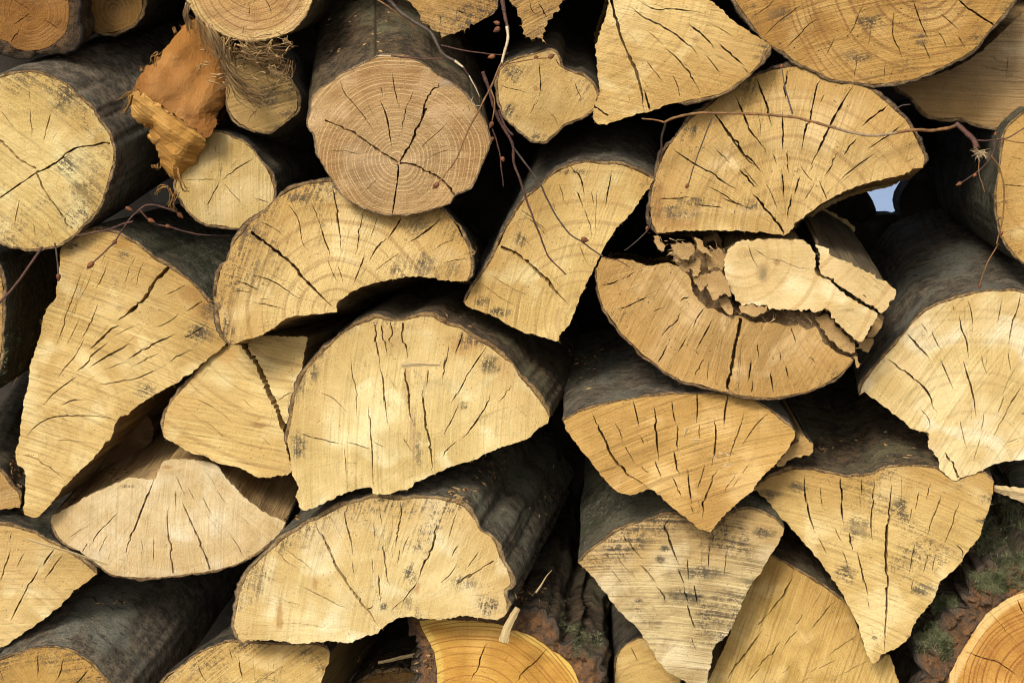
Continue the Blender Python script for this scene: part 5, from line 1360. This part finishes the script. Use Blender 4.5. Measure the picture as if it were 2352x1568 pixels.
for k, (s, lb) in enumerate((('C2 1330,150 1360,130 1410,128', 'tuft of fine white slivers on the lower crack of the orange-tan wedge'), ('C2 1415,205 1440,195 1455,190', 'lowest fine white slivers near the right edge of the orange-tan wedge'))):
    t = thing('sliver_tuft', line3(s, 0.05, 0.05)[0], lb, 'splinters')
    rr = random.Random(k)
    V, Fc = [], []
    for _ in range(9):
        p = line3(s, 0.052, 0.052)[rr.randrange(3)] + Vector((rr.uniform(-1, 1), 0, rr.uniform(-1, 1))) * .003
        d = Vector((rr.uniform(-1, 1), -.4, rr.uniform(-.7, .5))) * .008
        w = Vector((-d.z, 0, d.x)).normalized() * .0004
        i = len(V)
        V += [p - w, p + w, p + d]
        Fc.append([i, i + 1, i + 2])
    mesh('slivers', V, Fc, TW_BARE, t, attrs={'bc': [(v.x, v.z, 0) for v in V]}, smooth=False)

# shaggy fibres under the pinkish tan round
shag = [o for o in bpy.data.objects if o.get('label', '').startswith('pinkish tan')][0]
FIB = splitmat(80, (0.52, 0.34, 0.15), (0.26, 0.15, 0.06), 0.1)
rr = random.Random(21)
V, Fc, B = [], [], []


def strand(P, r0, r1):
    v, f, b = tube(P, r0, r1, seed=rr.random() * 50, knob=0.2, m=4)
    k = len(V)
    V.extend(v); B.extend(b); Fc.extend([[i + k for i in q] for q in f])


def jit(s, f0, f1, j, n=1):
    for _ in range(n):
        P = line3(s, f0, f1)
        o = Vector((rr.uniform(-1, 1), rr.uniform(-1, 1), rr.uniform(-1, 1))) * j
        P = [p + o * (0.4 + 0.8 * i / len(P)) + Vector((rr.uniform(-1, 1), rr.uniform(-1, 1), rr.uniform(-1, 1))) * j * 0.7 for i, p in enumerate(P)]
        strand(P, rr.uniform(.0003, .0012), rr.uniform(.0002, .0005))


jit('A0 1315,170 1345,240 1385,330 1415,400', 0.06, 0.06, 0.005, 34)
jit('A0 1400,370 1430,440 1480,520 1540,590 1620,640', 0.06, 0.045, 0.007, 30)
jit('A0 1430,260 1425,330 1440,420 1500,510 1590,560 1680,590', 0.055, 0.04, 0.009, 16)
jit('A0 1180,30 1160,90 1185,130 1205,190', 0.06, 0.05, 0.004, 12)
jit('A0 1240,110 1270,190 1300,270 1350,330', 0.055, 0.05, 0.005, 10)
jit('A0 1500,290 1560,350 1640,380 1700,430 1780,450', 0.045, 0.02, 0.010, 18)
jit('A0 1560,270 1620,330 1720,340 1800,320', 0.045, 0.02, 0.010, 12)
jit('A0 1700,430 1740,470 1800,465 1825,380', 0.03, 0.02, 0.006, 8)
jit('A0 1790,240 1800,260 1825,275', 0.04, 0.04, 0.004, 6)
for _ in range(60):
    x, y = rr.uniform(1240, 1800), rr.uniform(200, 520)
    a = rr.uniform(0, 6.28)
    L_ = rr.uniform(20, 80)
    jit('A0 %f,%f %f,%f %f,%f' % (x, y, x + math.cos(a) * L_, y + math.sin(a) * L_ * .6 + 10, x + math.cos(a) * L_ * 1.3 + rr.uniform(-20, 20), y + math.sin(a) * L_ + 35), 0.05, 0.04, 0.002)
fo = mesh('bark_fibres', V, Fc, FIB, shag, attrs={'bc': B})
fo['kind'] = 'stuff'
# rags of bark on the chunk's left
V, Fc, B = [], [], []
for s in ('A0 835,570 790,600 750,630', 'A0 820,600 800,650 770,710', 'A0 890,440 885,420', 'A0 1045,1160 1010,1180 980,1215', 'A0 1060,1170 1080,1230 1060,1290', 'A0 1120,1060 1150,1180 1190,1200', 'A0 960,1040 990,1050 1000,1030',
          'A0 1110,1200 1080,1280 1110,1330', 'A0 1000,330 960,360 965,400', 'A0 1100,210 1095,170'):
    jit(s, 0.05, 0.045, 0.003, 5)
ro = mesh('torn_fibres', V, Fc, splitmat(81, (0.42, 0.22, 0.06), (0.24, 0.12, 0.04), 0.1), ch, attrs={'bc': B})
ro['kind'] = 'stuff'


# moss on the rugged bark
def moss(parent, regions, n, mat, h=0.006):
    rr = random.Random(n)
    V, Fc = [], []
    for _ in range(n):
        x0, y0, x1, y1 = rr.choice(regions)
        loc, nrm, ob = hit(rr.uniform(x0, x1), rr.uniform(y0, y1))
        if loc is None or ob.parent is not parent or 'bark' not in ob.name:
            continue
        if nz(loc.x * 30, loc.z * 30, loc.y * 30) < -0.05:
            continue
        for _ in range(9):
            p = loc + Vector((rr.uniform(-1, 1), rr.uniform(-1, 1), rr.uniform(-1, 1))) * 0.004
            d = (nrm * 0.8 + Vector((rr.uniform(-1, 1), rr.uniform(-1, 1), rr.uniform(-.6, 1.2))) * 0.7).normalized() * h * rr.uniform(.4, 1.3)
            w = Vector((rr.uniform(-1, 1), rr.uniform(-1, 1), rr.uniform(-1, 1))).cross(d).normalized() * rr.uniform(.0003, .0005)
            e = Vector((rr.uniform(-1, 1), rr.uniform(-1, 1), rr.uniform(-1, 1))) * h * 0.35
            i = len(V)
            V += [p - w, p + w, p + d * .6 + w * .8, p + d * .6 - w * .8, p + d + e]
            Fc += [[i, i + 1, i + 2, i + 3], [i + 3, i + 2, i + 4]]
    o = mesh('moss', V, Fc, mat, parent, smooth=False)
    o['kind'] = 'stuff'


mm_ = NT('moss')
tc_ = mm_.t.nodes.new('ShaderNodeTexCoord')
MOSS = mm_.done(mm_.mix(mm_.ramp(mm_.noise(tc_.outputs['Object'], 60, 3, 0.7), 0.35, 0.65), (0.045, 0.055, 0.018), (0.20, 0.20, 0.10)), 0.9, None)


def box(s):
    (a, b), (c, d) = pts(s)
    return (min(a, c), min(b, d), max(a, c), max(b, d))


moss(m33, [box('C3 1600,430 1900,980'), box('C3 1540,880 1760,1000'), box('C3 1330,1040 1450,1260'), box('C3 1200,1180 1420,1420')], 3500, MOSS)
l25 = [o for o in bpy.data.objects if o.get('label', '').startswith('orange log with bright yellow')][0]
moss(l25, [box('C2 330,1050 520,1250'), box('C2 450,1200 640,1400')], 300, MOSS, 0.004)
l34 = [o for o in bpy.data.objects if o.get('label', '').startswith('dark mossy log')][0]
moss(l34, [box('B0 0,700 120,1100')], 200, MOSS, 0.003)

# chips and crumbs of bark lying on whatever is below them
rr = random.Random(99)
V, Fc, B = [], [], []
REG = [('B2 430,840 640,1110', 50), ('C1 1250,340 1420,430', 30), ('C1 1400,80 1640,330', 40), ('B1 1380,150 1440,330', 12), ('C0 60,150 160,420', 40), ('C0 400,350 660,460', 30), ('C0 640,230 860,340', 20), ('B0 1310,490 1370,620', 10),
       ('A1 480,60 1100,330', 26), ('B3 1000,1300 1200,1560', 16), ('C3 560,20 860,120', 16), ('B2 320,1230 420,1350', 26), ('C1 620,1330 1150,1560', 60), ('B0 190,720 240,960', 14), ('C1 1640,950 1880,1200', 26), ('C0 1800,490 1880,560', 12),
       ('B2 640,180 960,310', 40), ('C1 1280,420 1330,440', 5), ('A0 300,250 1000,400', 6), ('B1 1130,600 1450,750', 18), ('C1 200,500 340,600', 10), ('C2 180,100 420,800', 20), ('C0 590,1000 800,1090', 10), ('B3 1050,250 1300,420', 8)]
for s, n_ in REG:
    x0, y0, x1, y1 = box(s)
    for _ in range(n_):
        loc, nrm, ob = hit(rr.uniform(x0, x1), rr.uniform(y0, y1))
        if loc is None or ob.name.startswith(('cut_face', 'stem', 'garden')) or nrm.z < 0.0:
            continue
        if ob.parent is not None and ob.parent.name.startswith('back_log'):
            continue
        d = Vector((rr.uniform(-1, 1), rr.uniform(-1, 1), rr.uniform(-.4, .4))).normalized()
        a = nrm.cross(d).normalized()
        d = a.cross(nrm).normalized()
        L_, w = rr.uniform(.0015, .006), rr.uniform(.0007, .002)
        i = len(V)
        c = loc + nrm * 0.0006
        up = nrm * rr.uniform(.0005, .0018)
        V += [c - d * L_ - a * w, c + d * L_ * rr.uniform(.6, 1) - a * w * .5, c + d * L_ * .8 + a * w, c - d * L_ * .7 + a * w * .9, c + up, c - nrm * .001]
        Fc += [[i, i + 1, i + 4], [i + 1, i + 2, i + 4], [i + 2, i + 3, i + 4], [i + 3, i, i + 4], [i + 1, i, i + 5], [i + 2, i + 1, i + 5], [i + 3, i + 2, i + 5], [i, i + 3, i + 5]]
        tone = rr.random()
        B += [(tone * 3, tone * 2, tone)] * 6
ct = NT('chips')
tx, ty, tz = ct.sep(ct.attr('bc'))
CH = ct.done(ct.mix(ct.ramp(tz, 0.2, 0.95), (0.10, 0.045, 0.018), (0.42, 0.27, 0.11)), 0.9, None)
cp = mesh('wood_chips', V, Fc, CH, None, attrs={'bc': B}, smooth=False)
cp['kind'] = 'stuff'
cp['label'] = 'crumbs and chips of bark and wood lying on the logs'
cp['category'] = 'wood chips'
